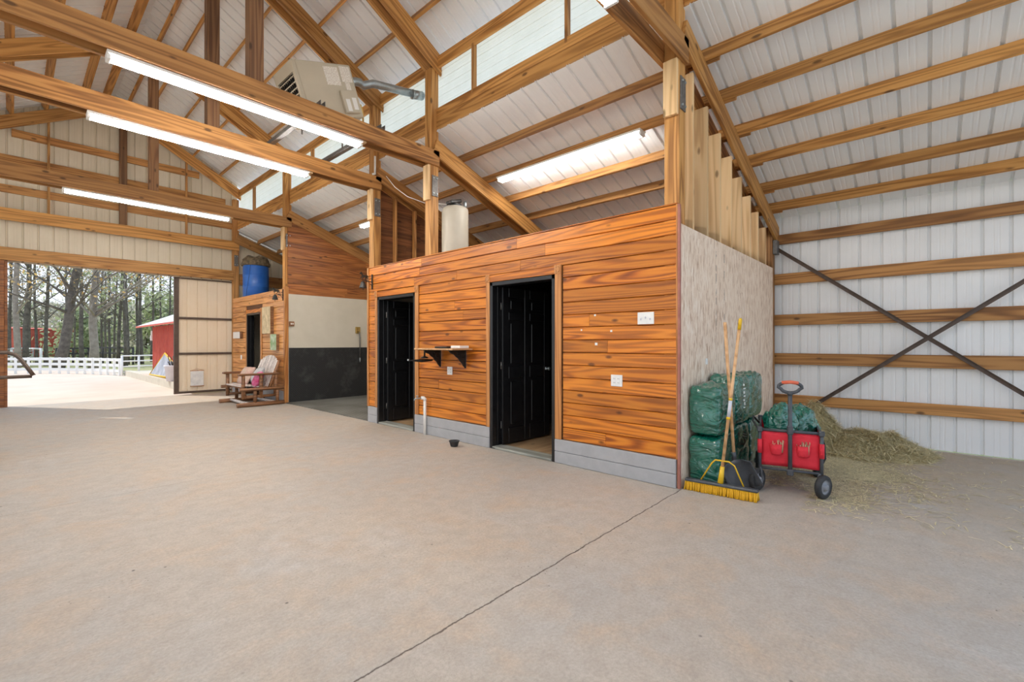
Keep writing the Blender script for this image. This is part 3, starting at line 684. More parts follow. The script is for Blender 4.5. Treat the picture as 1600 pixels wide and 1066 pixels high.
f0 = HT @ V((W-.01, .12, -.18)); f3 = V((4.215, 5.67, 5.07))
mb = MB(); mb.tube([f0, f0+V((.10, .0, .06)), f0+V((.17, 0, .075)), f0+V((.22, 0, .055)), f0.lerp(f3, .3)+V((0, 0, .05)), f3], .055, 16)
fl = mb.build('flue_pipe', 'galv', t)
dv = (f3-f0).normalized()
mb = MB(); mb.tube([f3-dv*.17, f3-dv*.02], .064, 16); mb.tube([f3-dv*.19, f3-dv*.165], .068, 16); mb.build('collar', 'galv', fl)

# ------------------------------------------------------------------ tank on the tack room ceiling
t = thing('water_tank', (4.78, 5.58, 2.55), 'cream cylinder tank with dark valve head standing above the orange wall', 'tank')
T = Matrix.Translation((4.78, 5.58, 2.55))
mb = MB(); mb.lathe([(.20, 0), (.208, .02), (.208, .86), (.20, .90), (.17, .925)], 36, T); mb.build('shell', 'tank', t)
mb = MB(); mb.tube([V((4.64, 5.735, 2.56)), V((4.64, 5.735, 3.42))], .012, 8); mb.build('seam', 'heater', t)
mb = MB(); mb.bbox(4.70, 4.86, 5.50, 5.66, 3.47, 3.55, .02); mb.bbox(4.66, 4.90, 5.52, 5.66, 3.545, 3.60, .015, mat=Matrix.Translation((4.78, 5.58, 3.5)) @ Matrix.Rotation(-.3, 4, 'Y') @ Matrix.Translation((-4.78, -5.58, -3.5))); mb.build('valve_head', 'plastic_lid', t)
mb = MB(); mb.lathe([(.02, 0), (.028, .03), (.028, .09), (.018, .11)], 12, Matrix.Translation((4.88, 5.46, 3.47))); mb.build('fitting', 'galv', t)
mb = MB()
pts = [V((4.13, 6.55, 4.05)), V((4.2, 6.4, 3.85)), V((4.3, 6.2, 3.68)), V((4.45, 5.95, 3.56)), V((4.60, 5.72, 3.53)), V((4.74, 5.6, 3.52))]
mb.tube(pts, .006, 6); tag(mb.build('power_cord', 'white', base=pts[0]), 'thin white cord sagging from the roof down to the cream tank', 'cord')
mb = MB(); mb.tube([V((4.04, 6.74, 4.10)), V((4.04, 6.74, 4.40))], .016, 10); mb.tube([V((4.04, 6.74, 4.11)), V((4.0, 6.76, 4.10))], .016, 10)
tag(mb.build('conduit_pipe', 'pvc', base=(4.04, 6.74, 4.1)), 'short white conduit beside the post above the second tie beam', 'pipe')

# ------------------------------------------------------------------ drum with camouflage tarp
bx, by = 4.385, 13.22
t = thing('plastic_drum', (bx, by, 2.52), 'blue plastic drum standing on the far tack room', 'drum')
T = Matrix.Translation((bx, by, 2.522))
mb = MB(); mb.lathe([(.29, 0), (.305, .02), (.305, .26), (.312, .275), (.312, .29), (.305, .305), (.305, .55), (.312, .565), (.312, .58), (.305, .595), (.305, .80), (.295, .84), (.27, .85)], 40, T); mb.build('shell', 'blue', t)
mb = MB(); mb.tube([T @ V((.309*cos(a), .309*sin(a), z)) for a, z in ((-2.3+.0, .85), (-2.36, .7), (-2.42, .55), (-2.50, .4), (-2.62, .2), (-2.7, .02))], .004, 5); tag(mb.build('cable', 'blackmetal', base=(bx, by, 2.6)), 'thin dark cable running down the blue drum', 'cable')
bm = bmesh.new(); bmesh.ops.create_uvsphere(bm, u_segments=28, v_segments=14, radius=1)
for v in bm.verts:
    n = mnoise.noise(v.co*2.3+V((3, 1, 7)))*.25
    v.co = V((v.co.x*(.345+n*.16), v.co.y*(.345+n*.16), max(v.co.z, -.28+n*.3)*(.22+n*.3)))
mb = MB(); mb.frombm(bm, 0, True, Matrix.Translation((bx, by, 2.522+.895))); tag(mb.build('tarp', 'camo', base=(bx, by, 3.4)), 'crumpled camouflage tarp lying on top of the blue drum', 'tarp')

# ------------------------------------------------------------------ horse bells
def horse(mt):
    "small flat cast horse, trotting towards -X, in the x-z plane"
    poly = [(-.062, .052), (-.066, .064), (-.052, .078), (-.046, .088), (-.042, .078), (-.030, .066), (-.018, .048), (.010, .046), (.034, .050), (.050, .040), (.062, .022), (.058, .020), (.046, .034),
            (.044, .020), (.052, .004), (.046, -.014), (.040, -.014), (.043, .002), (.032, .016), (.024, .016), (.022, -.002), (.014, -.016), (.008, -.014), (.014, .0), (.012, .016), (-.012, .014), (-.026, -.004), (-.034, -.016), (-.040, -.014),
            (-.032, .0), (-.026, .016), (-.040, .010), (-.052, .0), (-.056, .006), (-.046, .020), (-.034, .026), (-.040, .048), (-.052, .058), (-.058, .052)]
    mb = MB(); mb.prism(poly, -.005, .005, mt); return mb
def bell(y, z, label):
    t = thing('dinner_bell', (4.045, y, z), label, 'bell', 'horse bells')
    mb = MB(); mb.bbox(4.03, 4.052, y-.012, y+.012, z-.12, z+.13, .003); mb.tube([V((4.035, y, z+.0)), V((3.86, y, z+.02))], .006, 8)
    mb.tube([V((4.035, y, z+.06)), V((3.95, y, z+.02)), V((4.035, y, z-.06))], .005, 6); mb.tube([V((3.95+.035*cos(a*.5), y, z+.03+.03*sin(a*.5))) for a in range(13)], .004, 6); mb.build('bracket', 'blackmetal', t)
    horse(Matrix.Translation((3.90, y, z+.045)) @ Matrix.Scale(1.25, 4)).build('horse_figure', 'blackmetal', t)
    mb = MB(); mb.lathe([(.062, -.115), (.058, -.10), (.045, -.06), (.036, -.03), (.022, -.01), (.006, 0)], 18, Matrix.Translation((3.875, y, z+.005)), capb=False); mb.build('bell_cup', 'blackmetal', t)
    mb = MB(); mb.tube([V((3.875, y, z-.06)), V((3.875, y, z-.125))], .004, 6); mb.lathe([(.002, 0), (.012, .01), (.002, .022)], 10, Matrix.Translation((3.875, y, z-.145))); mb.build('clapper', 'blackmetal', t)
bell(6.83, 2.33, 'black iron bell with horse on the corner of the near tack room')
bell(10.53, 2.38, 'black iron bell with horse on the corner of the far tack room')

# ------------------------------------------------------------------ things on the tack room wall
def plate(name, y, z, w, h, label, cat, n, kind, x=4.048, nrm=-1, group='white wall plates'):
    t = thing(name, (x, y, z), label, cat, group)
    mb = MB(); mb.bbox(x-.008, x+.004, y-w/2, y+w/2, z-h/2, z+h/2, .003); mb.build('cover', 'white', t)
    for k in range(n):
        yy = y+(k-(n-1)/2)*.046
        if kind == 'switch':
            mb = MB(); mb.bbox(x-.022, x-.006, yy-.005, yy+.005, z-.012+(.008 if k % 2 else -.006), z+.008+(.008 if k % 2 else -.006), .002); mb.build('toggle', 'pot', t)
        else:
            for dz in (-.02, .02):
                mb = MB(); mb.bbox(x-.0105, x-.006, yy-.015, yy+.015, z+dz-.014, z+dz+.014, .003); sk = mb.build('receptacle', 'white', t)
                mb = MB(); mb.box(x-.0112, x-.0100, yy-.008, yy-.005, z+dz-.006, z+dz+.006); mb.box(x-.0112, x-.0100, yy+.005, yy+.008, z+dz-.006, z+dz+.006); mb.build('slots', 'greyplastic', sk)
plate('light_switch', 1.975, 1.55, .165, .115, 'white triple light switch plate on the orange wall near the corner', 'switch', 3, 'switch')
plate('wall_outlet', 2.283, .942, .125, .115, 'white double outlet plate low on the orange wall near the corner', 'outlet', 2, 'outlet')
plate('wall_outlet', 4.84, .938, .105, .11, 'white outlet plate on the orange wall below the bracket shelf', 'outlet', 2, 'outlet')
for (px, pz, w, lab) in ((2.535, 1.602, .022, 'topmost white paper scrap stuck on the orange wall beside the switch'), (2.70, 1.452, .018, 'white paper scrap on the orange wall nearest the middle door'), (2.345, 1.436, .022, 'white paper scrap on the orange wall nearest the switch plate'), (2.52, 1.305, .03, 'lowest white paper scrap on the orange wall, above the low outlet')):
    mb = MB(); mb.bbox(4.047, 4.051, px-w/2, px+w/2, pz-w*.45, pz+w*.45, .001); tag(mb.build('paper_scrap', 'paper', base=(4.049, px, pz)), lab, 'scrap', 'paper scraps on the orange wall')
mb = MB(); mb.bbox(4.70, 4.75, 1.648, 1.656, 1.10, 1.16, .002); tag(mb.build('cover_plate', 'white', base=(4.72, 1.65, 1.13)), 'small white plate on the strand board wall behind the tools', 'plate')

# shelf and iron brackets
t = thing('wall_shelf', (4.03, 4.76, 1.22), 'thin wooden shelf on scrolled black iron brackets beside the door', 'shelf')
mb = MB(); mb.bbox(3.69, 4.028, 4.36, 5.17, 1.226, 1.246, .004); mb.build('board', 'handle', t)
def scroll(y):
    mb = MB()
    mb.bbox(4.014, 4.03, y-.014, y+.014, .985, 1.226, .003); mb.bbox(3.74, 4.03, y-.014, y+.014, 1.212, 1.226, .003)
    out = [(4.015, 1.0), (3.985, 1.025), (3.965, 1.06), (3.93, 1.085), (3.90, 1.125), (3.86, 1.145), (3.83, 1.175), (3.78, 1.19), (3.755, 1.212)]
    mb.prism(out+[(4.015, 1.212)], y-.004, y+.004)
    for cx, cz, r in ((3.97, 1.15, .042), (3.90, 1.175, .028)):
        mb.tube([V((cx+r*cos(a*.4)*(1-a*.03), y-.006, cz+r*sin(a*.4)*(1-a*.03))) for a in range(15)], .007, 6)
    mb.tube([V((x, y, z)) for x, z in out], .009, 6)
    return mb
for y in (5.02, 4.50): scroll(y).build('iron_bracket', 'blackmetal', t)
mb = MB(); mb.bbox(3.80, 3.95, 4.62, 4.86, 1.248, 1.272, .004); tag(mb.build('notebook', 'blackmetal', base=(3.87, 4.74, 1.248)), 'flat black case lying on the bracket shelf', 'case')
mb = MB(); mb.bbox(3.84, 4.0, 4.40, 4.58, 1.248, 1.283, .005); tag(mb.build('paper_box', 'white', base=(3.92, 4.5, 1.248)), 'small white box at the end of the bracket shelf', 'box')
t = thing('tack_hook', (3.80, 5.03, 1.10), 'black iron tack hook hanging under the bracket shelf', 'hook')
mb = MB(); mb.tube([V((3.83, 5.12, 1.226)), V((3.83, 5.12, 1.13))], .012, 8); mb.build('stem', 'blackmetal', t)
mb = MB(); mb.tube([V((3.58, 5.14, 1.085)), V((3.66, 5.13, 1.08)), V((3.78, 5.12, 1.075)), V((3.95, 5.10, 1.08))], [.006, .012, .024, .012], 10); mb.lathe([(.05, 0), (.055, .012), (.02, .03)], 14, Matrix.Translation((3.83, 5.12, 1.105))); mb.build('arm', 'blackmetal', t)
mb = MB(); mb.tube([V((3.59, 5.14, 1.088)), V((3.57, 5.142, 1.092))], .012, 8); mb.build('tip', 'galv', t)
# hydrant pipe
t = thing('hydrant_pipe', (4.0, 5.34, 0), 'white pipe with a tap standing against the grey boards beside the first door', 'pipe')
mb = MB(); mb.tube([V((4.0, 5.34, 0)), V((4.0, 5.34, .50))], .021, 14); mb.tube([V((4.0, 5.34, .49)), V((4.0, 5.34, .515)), V((3.985, 5.35, .53)), V((3.955, 5.37, .53))], .025, 12); mb.build('riser', 'pvc', t)
mb = MB(); mb.tube([V((3.96, 5.365, .53)), V((3.88, 5.40, .525)), V((3.865, 5.41, .50))], .011, 10); mb.tube([V((3.905, 5.39, .53)), V((3.905, 5.39, .56))], .005, 8); mb.lathe([(.022, 0), (.022, .008)], 10, Matrix.Translation((3.905, 5.39, .558))); mb.build('tap', 'galv', t)
# bowl
mb = MB(); mb.lathe([(.042, 0), (.045, .003), (.062, .06), (.068, .066), (.068, .074), (.060, .074), (.055, .06), (.040, .012), (.001, .010)], 28, Matrix.Translation((3.80, 4.46, 0)), capt=False)
tag(mb.build('rubber_bowl', 'rubber', base=(3.80, 4.46, 0)), 'small black rubber bowl on the concrete before the grey boards', 'bowl')

# wash bay fittings
t = thing('switch_box', (4.165, 10.45, 1.75), 'brown box with two white switches at the edge of the wash bay wall', 'switch')
mb = MB(); mb.bbox(4.13, 4.235, 10.40, 10.452, 1.695, 1.80, .004); mb.build('housing', 'chairwood', t)
for x in (4.165, 4.20):
    mb = MB(); mb.bbox(x-.011, x+.011, 10.39, 10.402, 1.73, 1.765, .003); mb.build('toggle', 'white', t)
t = thing('hose_outlet', (5.78, 10.45, 1.65), 'bronze plate with a thin hanging tube on the white wash bay wall', 'tap')
mb = MB(); mb.bbox(5.72, 5.84, 10.42, 10.452, 1.56, 1.72, .005); mb.lathe([(.035, 0), (.03, .03), (.012, .05)], 14, Matrix.Translation((5.79, 10.42, 1.63)) @ Matrix.Rotation(pi/2, 4, 'X')); mb.build('plate', 'brass', t)
mb = MB(); mb.tube([V((5.79, 10.38, 1.60)), V((5.80, 10.37, 1.45)), V((5.80, 10.37, .95))], .014, 8); mb.build('tube', 'steel', t)
mb = MB(); mb.tube([V((5.80, 10.37, .96)), V((5.80, 10.37, .85))], [.018, .012], 8); mb.build('nozzle', 'galv', t)

# pictures and plates on the far tack room
for (y, z, w, h, d, mt, lab, nm) in ((11.33, 1.85, .50, .62, .07, 'canvas_a', 'tall cream painted canvas beside the far tack room door', 'picture'), (10.93, 1.34, .34, .36, .06, 'canvas_b', 'small green painted canvas below the cream one', 'picture')):
    t = thing('painted_canvas', (4.05, y, z), lab, nm, 'painted canvases')
    mb = MB(); mb.bbox(4.045-d, 4.052, y-w/2, y+w/2, z-h/2, z+h/2, .004); mb.build('stretcher', 'timber_dark', t)
    mb = MB(); mb.bbox(4.045-d-.006, 4.045-d+.001, y-w/2, y+w/2, z-h/2, z+h/2, .003); mb.build('painting', mt, t)
t = thing('sign_box', (4.04, 13.42, 1.54), 'small white sign box on the far tack room wall near the sliding door', 'sign')
mb = MB(); mb.bbox(3.98, 4.045, 13.14, 13.66, 1.44, 1.62, .004); mb.build('backing', 'chairwood', t)
mb = MB(); mb.bbox(3.968, 3.981, 13.15, 13.66, 1.445, 1.615, .004); mb.build('face', 'white', t)
plate('light_switch', 13.26, .95, .08, .12, 'white switch plate low on the far tack room wall behind the bench', 'switch', 1, 'switch')

# ------------------------------------------------------------------ sliding door of the gable
d = grp('door_4', (3.38, 14.18, 0)); d['label'] = 'tan sliding door leaf with dark steel rails, pushed half open'
x0, x1 = 2.80, 4.17
ribbed('sheet', (x0+.06, 14.20, 0), (0, 0, 1), (1, 0, 0), (0, 1, 0), x1-x0-.10, .05, 3.02, 'doorsheet', parent=d)
mb = MB(); mb.bbox(x0-.02, x0+.085, 14.15, 14.20, .02, 3.05, .004); mb.bbox(x1-.06, x1, 14.15, 14.20, .02, 3.05, .004); mb.build('stile', 'brownsteel', d)
for z in (.02, 1.02, 1.94, 2.98):
    mb = MB(); mb.bbox(x0+.08, x1-.06, 14.15, 14.20, z, z+.055, .004); mb.build('rail', 'brownsteel', d)
t = thing('hanging_sketch', (3.27, 14.14, .6), 'white sheet with a faint grey sketch hung low on the sliding door', 'picture')
mb = MB(); mb.bbox(3.13, 3.42, 14.138, 14.146, .20, .60, .002); mb.build('sheet', 'sketch', t)
mb = MB(); mb.tube([V((3.12, 14.142, .60)), V((3.43, 14.142, .60))], .009, 8); mb.tube([V((3.12, 14.142, .20)), V((3.43, 14.142, .20))], .009, 8); mb.tube([V((3.13, 14.142, .6)), V((3.275, 14.145, .66)), V((3.42, 14.142, .6))], .003, 5); mb.build('rod', 'casing', t)
mb = MB(); mb.bbox(-.24, -.10, 13.96, 14.09, 0, 3.02, .004); mb.bbox(-.10, -.055, 13.98, 14.16, 0, 3.02, .004); tag(mb.build('door_jamb', 'washwood', base=(-.15, 14.0, 0)), 'reddish brown jamb post at the picture edge of the sliding door opening', 'post')
mb = MB(); mb.bbox(-.95, 4.1, 14.11, 14.14, 3.03, 3.12, .004); struct(mb.build('trim_6', 'brownsteel'))

# cart with bent handle at the edge of the picture
t = thing('hand_cart', (-.35, 7.9, 0), 'dark brown steel cart handle reaching in at the picture edge', 'cart')
mb = MB(); mb.tube([V((-.42, 7.85, .92)), V((-.1, 7.85, .92)), V((.16, 7.8, .925)), V((.175, 7.8, .935)), V((.13, 7.8, 1.02)), V((.07, 7.82, 1.13)), V((.03, 7.84, 1.18)), V((-.03, 7.85, 1.205)), V((-.42, 7.85, 1.21))], .021, 10); mb.build('handle', 'brownsteel', t)
mb = MB(); mb.tube([V((-.42, 7.85, 1.21)), V((-.42, 7.85, .30))], .02, 10); mb.bbox(-1.2, -.40, 7.5, 8.2, .28, .34, .01); mb.build('frame', 'brownsteel', t)
for x, y in ((-1.1, 7.45), (-1.1, 8.25), (-.5, 7.45), (-.5, 8.25)):
    mb = MB(); mb.lathe([(.10, -.025), (.15, -.025), (.155, 0), (.15, .025), (.10, .025)], 22, Matrix.Translation((x, y, .155)) @ Matrix.Rotation(pi/2, 4, 'X')); mb.build('wheel', 'rubber', t)
    mb = MB(); mb.tube([V((x, y, .155)), V((x, y+(.08 if y < 7.8 else -.08), .31))], .014, 8); mb.build('axle_arm', 'brownsteel', t)

# ------------------------------------------------------------------ glider bench
t = thing('glider_bench', (3.55, 10.92, 0), 'brown log glider bench with pale slatted seat and back', 'bench')
def log(mb, a, b, r=.036): mb.tube([V(a), V(a).lerp(V(b), .5), V(b)], [r, r*1.04, r*.96], 9)
for y, s in ((10.36, -1), (11.52, 1)):
    mb = MB(); log(mb, (3.08, y, .045), (4.0, y, .045), .045); mb.build('runner', 'chairwood', t)
    mb = MB()
    for x in (3.42, 3.86): log(mb, (x, y, .07), (x, y, .36), .034)
    log(mb, (3.12, y+s*.03, .36), (3.98, y+s*.03, .36), .034); mb.build('base_frame', 'chairwood', t)
    yi = y-s*.075
    mb = MB()
    for x, z in ((3.22, .64), (3.56, .64)): log(mb, (x, yi, .16), (x, yi, z), .036)
    log(mb, (3.84, yi, .20), (3.86, yi, .66), .034); log(mb, (3.2, yi, .20), (3.9, yi, .20), .03); mb.build('side_frame', 'chairwood', t)
    mb = MB(); mb.bbox(3.12, 3.93, yi-.055, yi+.055, .64, .685, .018); mb.build('armrest', 'chairwood', t)
    mb = MB()
    log(mb, (3.20, y, .36), (3.28, yi, .17), .018); log(mb, (3.88, y, .36), (3.84, yi, .20), .018); mb.build('swing_arm', 'chairwood', t)
mb = MB(); log(mb, (3.30, 10.36, .06), (3.30, 11.52, .06), .03); log(mb, (3.80, 10.36, .06), (3.80, 11.52, .06), .03); mb.build('stretcher', 'chairslat', t)
mb = MB(); log(mb, (3.22, 10.43, .40), (3.22, 11.45, .40), .03); log(mb, (3.66, 10.43, .37), (3.66, 11.45, .37), .03); mb.build('seat_rail', 'chairwood', t)
for k in range(7):
    x = 3.21+k*.075; z = .43-.05*((k/6)**1.3)+(.0 if k else -.012)
    mb = MB(); mb.bbox(x-.031, x+.031, 10.46, 11.42, z-.012, z+.010, .006, rnd=k*.13); mb.build('seat_slat', 'chairslat', t)
lean = lambda z: 3.70+(z-.38)*.36
for k in range(11):
    y = 10.50+k*.088; top = 1.05-.10*(abs(k-5)/5)**2.2
    a = V((lean(.38), y, .38)); b = V((lean(top), y, top)); dr = (b-a); L = dr.length; dr.normalize(); nx = V((dr.z, 0, -dr.x))
    mt = Matrix(((dr.x, 0, nx.x, a.x), (0, 1, 0, a.y), (dr.z, 0, nx.z, a.z), (0, 0, 0, 1)))
    mb = MB(); mb.bbox(0, L, -.033, .033, -.010, .010, .006, rnd=k*.17, mat=mt); mb.build('back_slat', 'chairslat', t)
mb = MB()
for z in (.48, .86): log(mb, (lean(z)+.035, 10.44, z), (lean(z)+.035, 11.44, z), .026)
for y in (10.44, 11.44): log(mb, (lean(.36)+.03, y, .36), (lean(.94)+.03, y, .94), .030)
mb.build('back_frame', 'chairwood', t)
def cushion(name, c, size, rot, mat, label):
    bm = bmesh.new(); bmesh.ops.create_cube(bm, size=2); bmesh.ops.subdivide_edges(bm, edges=bm.edges[:], cuts=7, use_grid_fill=True)
    for v in bm.verts:
        x, y, z = v.co; e = (1-abs(x)**2.6)*(1-abs(y)**2.6)
        pull = 1-.10*(1-abs(abs(x)-abs(y)))*max(abs(x), abs(y))*(1-min(abs(x), abs(y)))
        v.co = V((x*size[0]/2*pull, y*size[1]/2*pull, z*(.012+size[2]/2*max(0, e)**.5)))
    mb = MB(); mb.frombm(bm, 0, True); o = mb.build(name, mat)
    o.matrix_world = Matrix.Translation(c) @ rot; return tag(o, label, 'pillow', 'pillows on the glider bench')
RY = lambda a: Matrix.Rotation(a, 4, 'Y')
RZ = lambda a: Matrix.Rotation(a, 4, 'Z')
cushion('throw_pillow', (3.50, 11.16, .60), (.42, .42, .15), RZ(.15) @ RY(radians(-62)), 'pillow_a', 'beige floral pillow leaning at the far side of the glider bench')
cushion('throw_pillow', (3.63, 10.86, .615), (.38, .40, .14), RZ(-.1) @ RY(radians(-60)), 'pillow_b', 'grey and white pillow in the middle of the glider bench')
cushion('throw_pillow', (3.55, 10.60, .545), (.36, .32, .15), RZ(-.25) @ RY(radians(-64)), 'pillow_c', 'magenta pillow at the near side of the glider bench')

# ------------------------------------------------------------------ green bags
def bagmesh(sx, sy, sz, seed, top=0.):
    bm = bmesh.new(); bmesh.ops.create_cube(bm, size=2); bmesh.ops.subdivide_edges(bm, edges=bm.edges[:], cuts=17, use_grid_fill=True)
    sd = V((seed*3.1, seed*7.7, seed*1.3))
    for v in bm.verts:
        p = v.co.copy(); n = 7.
        q = (abs(p.x)**n+abs(p.y)**n+abs(p.z)**n)**(1/n); p = p/q
        p = V((p.x*sx/2, p.y*sy/2, p.z*sz/2))
        w = mnoise.noise(V((p.x*6+p.z*5, p.y*6, p.z*11-p.x*6))+sd)*.017+mnoise.noise(p*9+sd)*.009
        tz = max(0, p.z/(sz/2))
        w += tz**3*abs(mnoise.noise(V((p.x*18, p.y*18, p.z*9))+sd))*(.022+top)
        v.co = p+p.normalized()*w
        v.co.z += mnoise.noise(V((p.x*6, p.y*6, 0))+sd)*.016*tz
    return bm
spec = [(4.47, 1.505, .50, .285, 'at the orange corner'), (4.97, 1.51, .48, .28, 'in the middle'), (5.48, 1.515, .50, .275, 'toward the eave wall')]
for i, (x, y, sx, sy, wtxt) in enumerate(spec):
    for lv in (0, 1):
        sz = .445 if i == 0 else .475
        zc = .012+sz/2+lv*(sz+.012)
        bm = bagmesh(sx, sy, sz, i*2+lv+1, .02 if lv else 0.)
        mb = MB(); mb.frombm(bm, 0, True, Matrix.Translation((x, y, zc+.006)) @ RZ(R.uniform(-.02, .02)))
        tag(mb.build('feed_bag', 'greenbag', base=(x, y, zc-sz/2)), 'shiny green plastic bag, %s of the stack %s' % ('top' if lv else 'bottom', wtxt), 'bag', 'green bags against the strand board')
        if lv and i == 1:
            pr = [o for o in COL.objects if o.name.startswith('feed_bag')][-1]
            mb = MB()
            for k, (dx, w, h) in enumerate(((-.02, .03, .02), (.0, .05, .012), (-.005, .022, .026), (.004, .045, .014), (-.01, .03, .02), (.012, .02, .03), (-.004, .04, .012))):
                zz = zc+.16-k*.038; mb.bbox(x-.02+dx-w/2, x-.02+dx+w/2, y-sy/2-.014, y-sy/2-.004, zz-h/2, zz+h/2, .002)
            pt = mb.build('printed_patch', 'paper', pr, base=(x, y-sy/2, zc)); pt['label'] = 'white and lime printed marks'

# ------------------------------------------------------------------ push broom
t = thing('push_broom', (4.145, 1.32, 0), 'wide yellow push broom with wooden handle leaning on the green bags', 'broom')
a, b = V((4.115, 1.625, 0)), V((4.165, 1.035, 0)); ax = (b-a).normalized(); L = (b-a).length; px_ = V((ax.y, -ax.x, 0))
HB = Matrix(((ax.x, px_.x, 0, a.x), (ax.y, px_.y, 0, a.y), (0, 0, 1, 0), (0, 0, 0, 1)))
mb = MB(); mb.bbox(.0, L, -.03, .03, .072, .098, .008, mat=HB); mb.build('head_block', 'greyplastic', t)
mb = MB()
for i in range(52):
    for j in range(4):
        u = .008+i*(L-.016)/51; w = -.024+j*.016
        sp = R.uniform(-.006, .006); fl = (w*.9)+R.uniform(-.006, .006)
        mb.tube([HB @ V((u, w, .074)), HB @ V((u+sp*.5, w+fl*.4, .035)), HB @ V((u+sp, w+fl, .002))], [.0052, .0058, .0066], 4, rnd=R.random())
bo = mb.build('bristles', 'bristle', t)
h0 = HB @ V((L*.5, 0, .10)); h1 = V((4.275, 1.205, 1.53))
mb = MB(); mb.tube([h0, h0.lerp(h1, .1)], [.024, .018], 12); mb.build('socket', 'yellow', t)
mb = MB(); mb.tube([h0.lerp(h1, .02), h0.lerp(h1, .95)], .0135, 12); hd = mb.build('handle', 'handle', t, base=h0.lerp(h1, .02))
mb = MB(); mb.tube([h0.lerp(h1, .93), h0.lerp(h1, .99), h1], [.0155, .0155, .010], 12); mb.build('grip', 'yellow', t)
mb = MB(); mb.tube([h0.lerp(h1, .40), h0.lerp(h1, .50)], .0145, 12); mb.build('sticker', 'pot', t)
mb = MB(); mb.tube([h0.lerp(h1, .385), h0.lerp(h1, .40)], .017, 12); mb.build('collar', 'yellow', t)
mb = MB(); mb.tube([h0.lerp(h1, .50), h0.lerp(h1, .515)], .0155, 12); mb.build('collar', 'yellow', t)
k = h0.lerp(h1, .135)+V((0, 0, .0))
mb = MB(); mb.tube([HB @ V((L*.5-.165, -.015, .098)), k+ax*-.09+V((0, 0, -.03)), k+ax*-.06+V((-.01, 0, .0)), k+ax*.05+V((-.01, 0, .0)), k+ax*.09+V((0, 0, -.03)), HB @ V((L*.5+.18, -.015, .098))], .0065, 8); mb.build('brace', 'yellow', t)

# ------------------------------------------------------------------ shovel
t = thing('scoop_shovel', (4.44, 1.2, 0), 'black plastic scoop shovel with a wooden handle behind the broom', 'shovel')
s0 = V((4.40, 1.295, .27)); s1 = V((4.275, 1.335, 1.50))
mb = MB(); mb.tube([s0, s0.lerp(s1, .5), s1], .0145, 12); mb.build('handle', 'handle', t, base=s0)
tip = V((4.44, 1.20, .012)); dn = (tip-(s0+V((0, 0, -.02)))); wv = V((.30, -.95, 0)).normalized(); wv = (wv-dn.normalized()*wv.dot(dn.normalized())).normalized(); nn = dn.normalized().cross(wv)
if nn.x > 0: nn = -nn
bm = bmesh.new(); rows = []
for i in range(9):
    r_ = []
    for j in range(13):
        u = i/8; v = (j/12-.5)
        wd = .25+.03*u if u > .12 else .16+.09*(u/.12)
        p = s0+V((0, 0, -.01))+dn*(u*1.02)+wv*(v*wd)+nn*(.075*(abs(v)*2)**3*(1-.25*u)+.03*max(0, .2-u)*5*0+.012)
        r_.append(bm.verts.new(p))
    rows.append(r_)
for i in range(8):
    for j in range(12): bm.faces.new((rows[i][j], rows[i][j+1], rows[i+1][j+1], rows[i+1][j]))
bmesh.ops.recalc_face_normals(bm, faces=bm.faces[:])
bmesh.ops.solidify(bm, geom=bm.faces[:], thickness=.006)
mb = MB(); mb.frombm(bm, 0, True); mb.build('blade', 'greyplastic', t)
mb = MB(); mb.tube([s0+(s1-s0)*-.0, s0+(s1-s0)*.05], [.022, .019], 12); mb.tube([s0, s0+dn*.25], [.02, .012], 10); mb.build('socket', 'greyplastic', t)

# ------------------------------------------------------------------ wagon
t = wag = thing('folding_wagon', (4.60, .915, 0), 'red canvas folding wagon with dark frame, loaded with bags', 'wagon')
x0, x1, y0, y1 = 4.60, 5.36, .685, 1.145
zb, ztop = .235, .545
def rod(mb, a, b, r=.011): mb.tube([V(a), V(b)], r, 8)
mb = MB()
for x in (x0, x1):
    for y in (y0, y1): rod(mb, (x, y, .12), (x, y, ztop+.01), .014)
for y in (y0, y1):
    rod(mb, (x0, y, ztop), (x1, y, ztop)); rod(mb, (x0, y, .21), (x1, y, .52), .008); rod(mb, (x0, y, .52), (x1, y, .21), .008)
for x in (x0, x1):
    rod(mb, (x, y0, ztop), (x, y1, ztop), .013); rod(mb, (x, y0, .205), (x, y1, .205), .012)
for x in (x0, x1):
    for y in (y0, y1): mb.bbox(x-.022, x+.022, y-.022, y+.022, ztop-.02, ztop+.022, .006)
mb.build('frame', 'greyplastic', t)
def panel(name, quad, bulge, nrm, mat):
    a, b, c, d_ = [V(q) for q in quad]; bm = bmesh.new(); g_ = []
    for i in range(13):
        r_ = []
        for j in range(9):
            u, v = i/12, j/8; p = a.lerp(b, u).lerp(d_.lerp(c, u), v)
            e = (1-(2*u-1)**2)*(1-(2*v-1)**2); r_.append(bm.verts.new(p+V(nrm)*(bulge*e+mnoise.noise(p*13)*.006)))
        g_.append(r_)
    for i in range(12):
        for j in range(8): bm.faces.new((g_[i][j], g_[i+1][j], g_[i+1][j+1], g_[i][j+1]))
    bmesh.ops.recalc_face_normals(bm, faces=bm.faces[:]); bmesh.ops.solidify(bm, geom=bm.faces[:], thickness=.004)
    mb = MB(); mb.frombm(bm, 0, True); return mb.build(name, mat, t)
e = .012
front = panel('front_canvas', ((x0+.004, y0+e, zb), (x0+.004, y1-e, zb), (x0+.004, y1-e, ztop-.008), (x0+.004, y0+e, ztop-.008)), .012, (-1, 0, 0), 'red')
panel('rear_canvas', ((x1, y0+e, zb), (x1, y1-e, zb), (x1, y1-e, ztop), (x1, y0+e, ztop)), .012, (1, 0, 0), 'red')
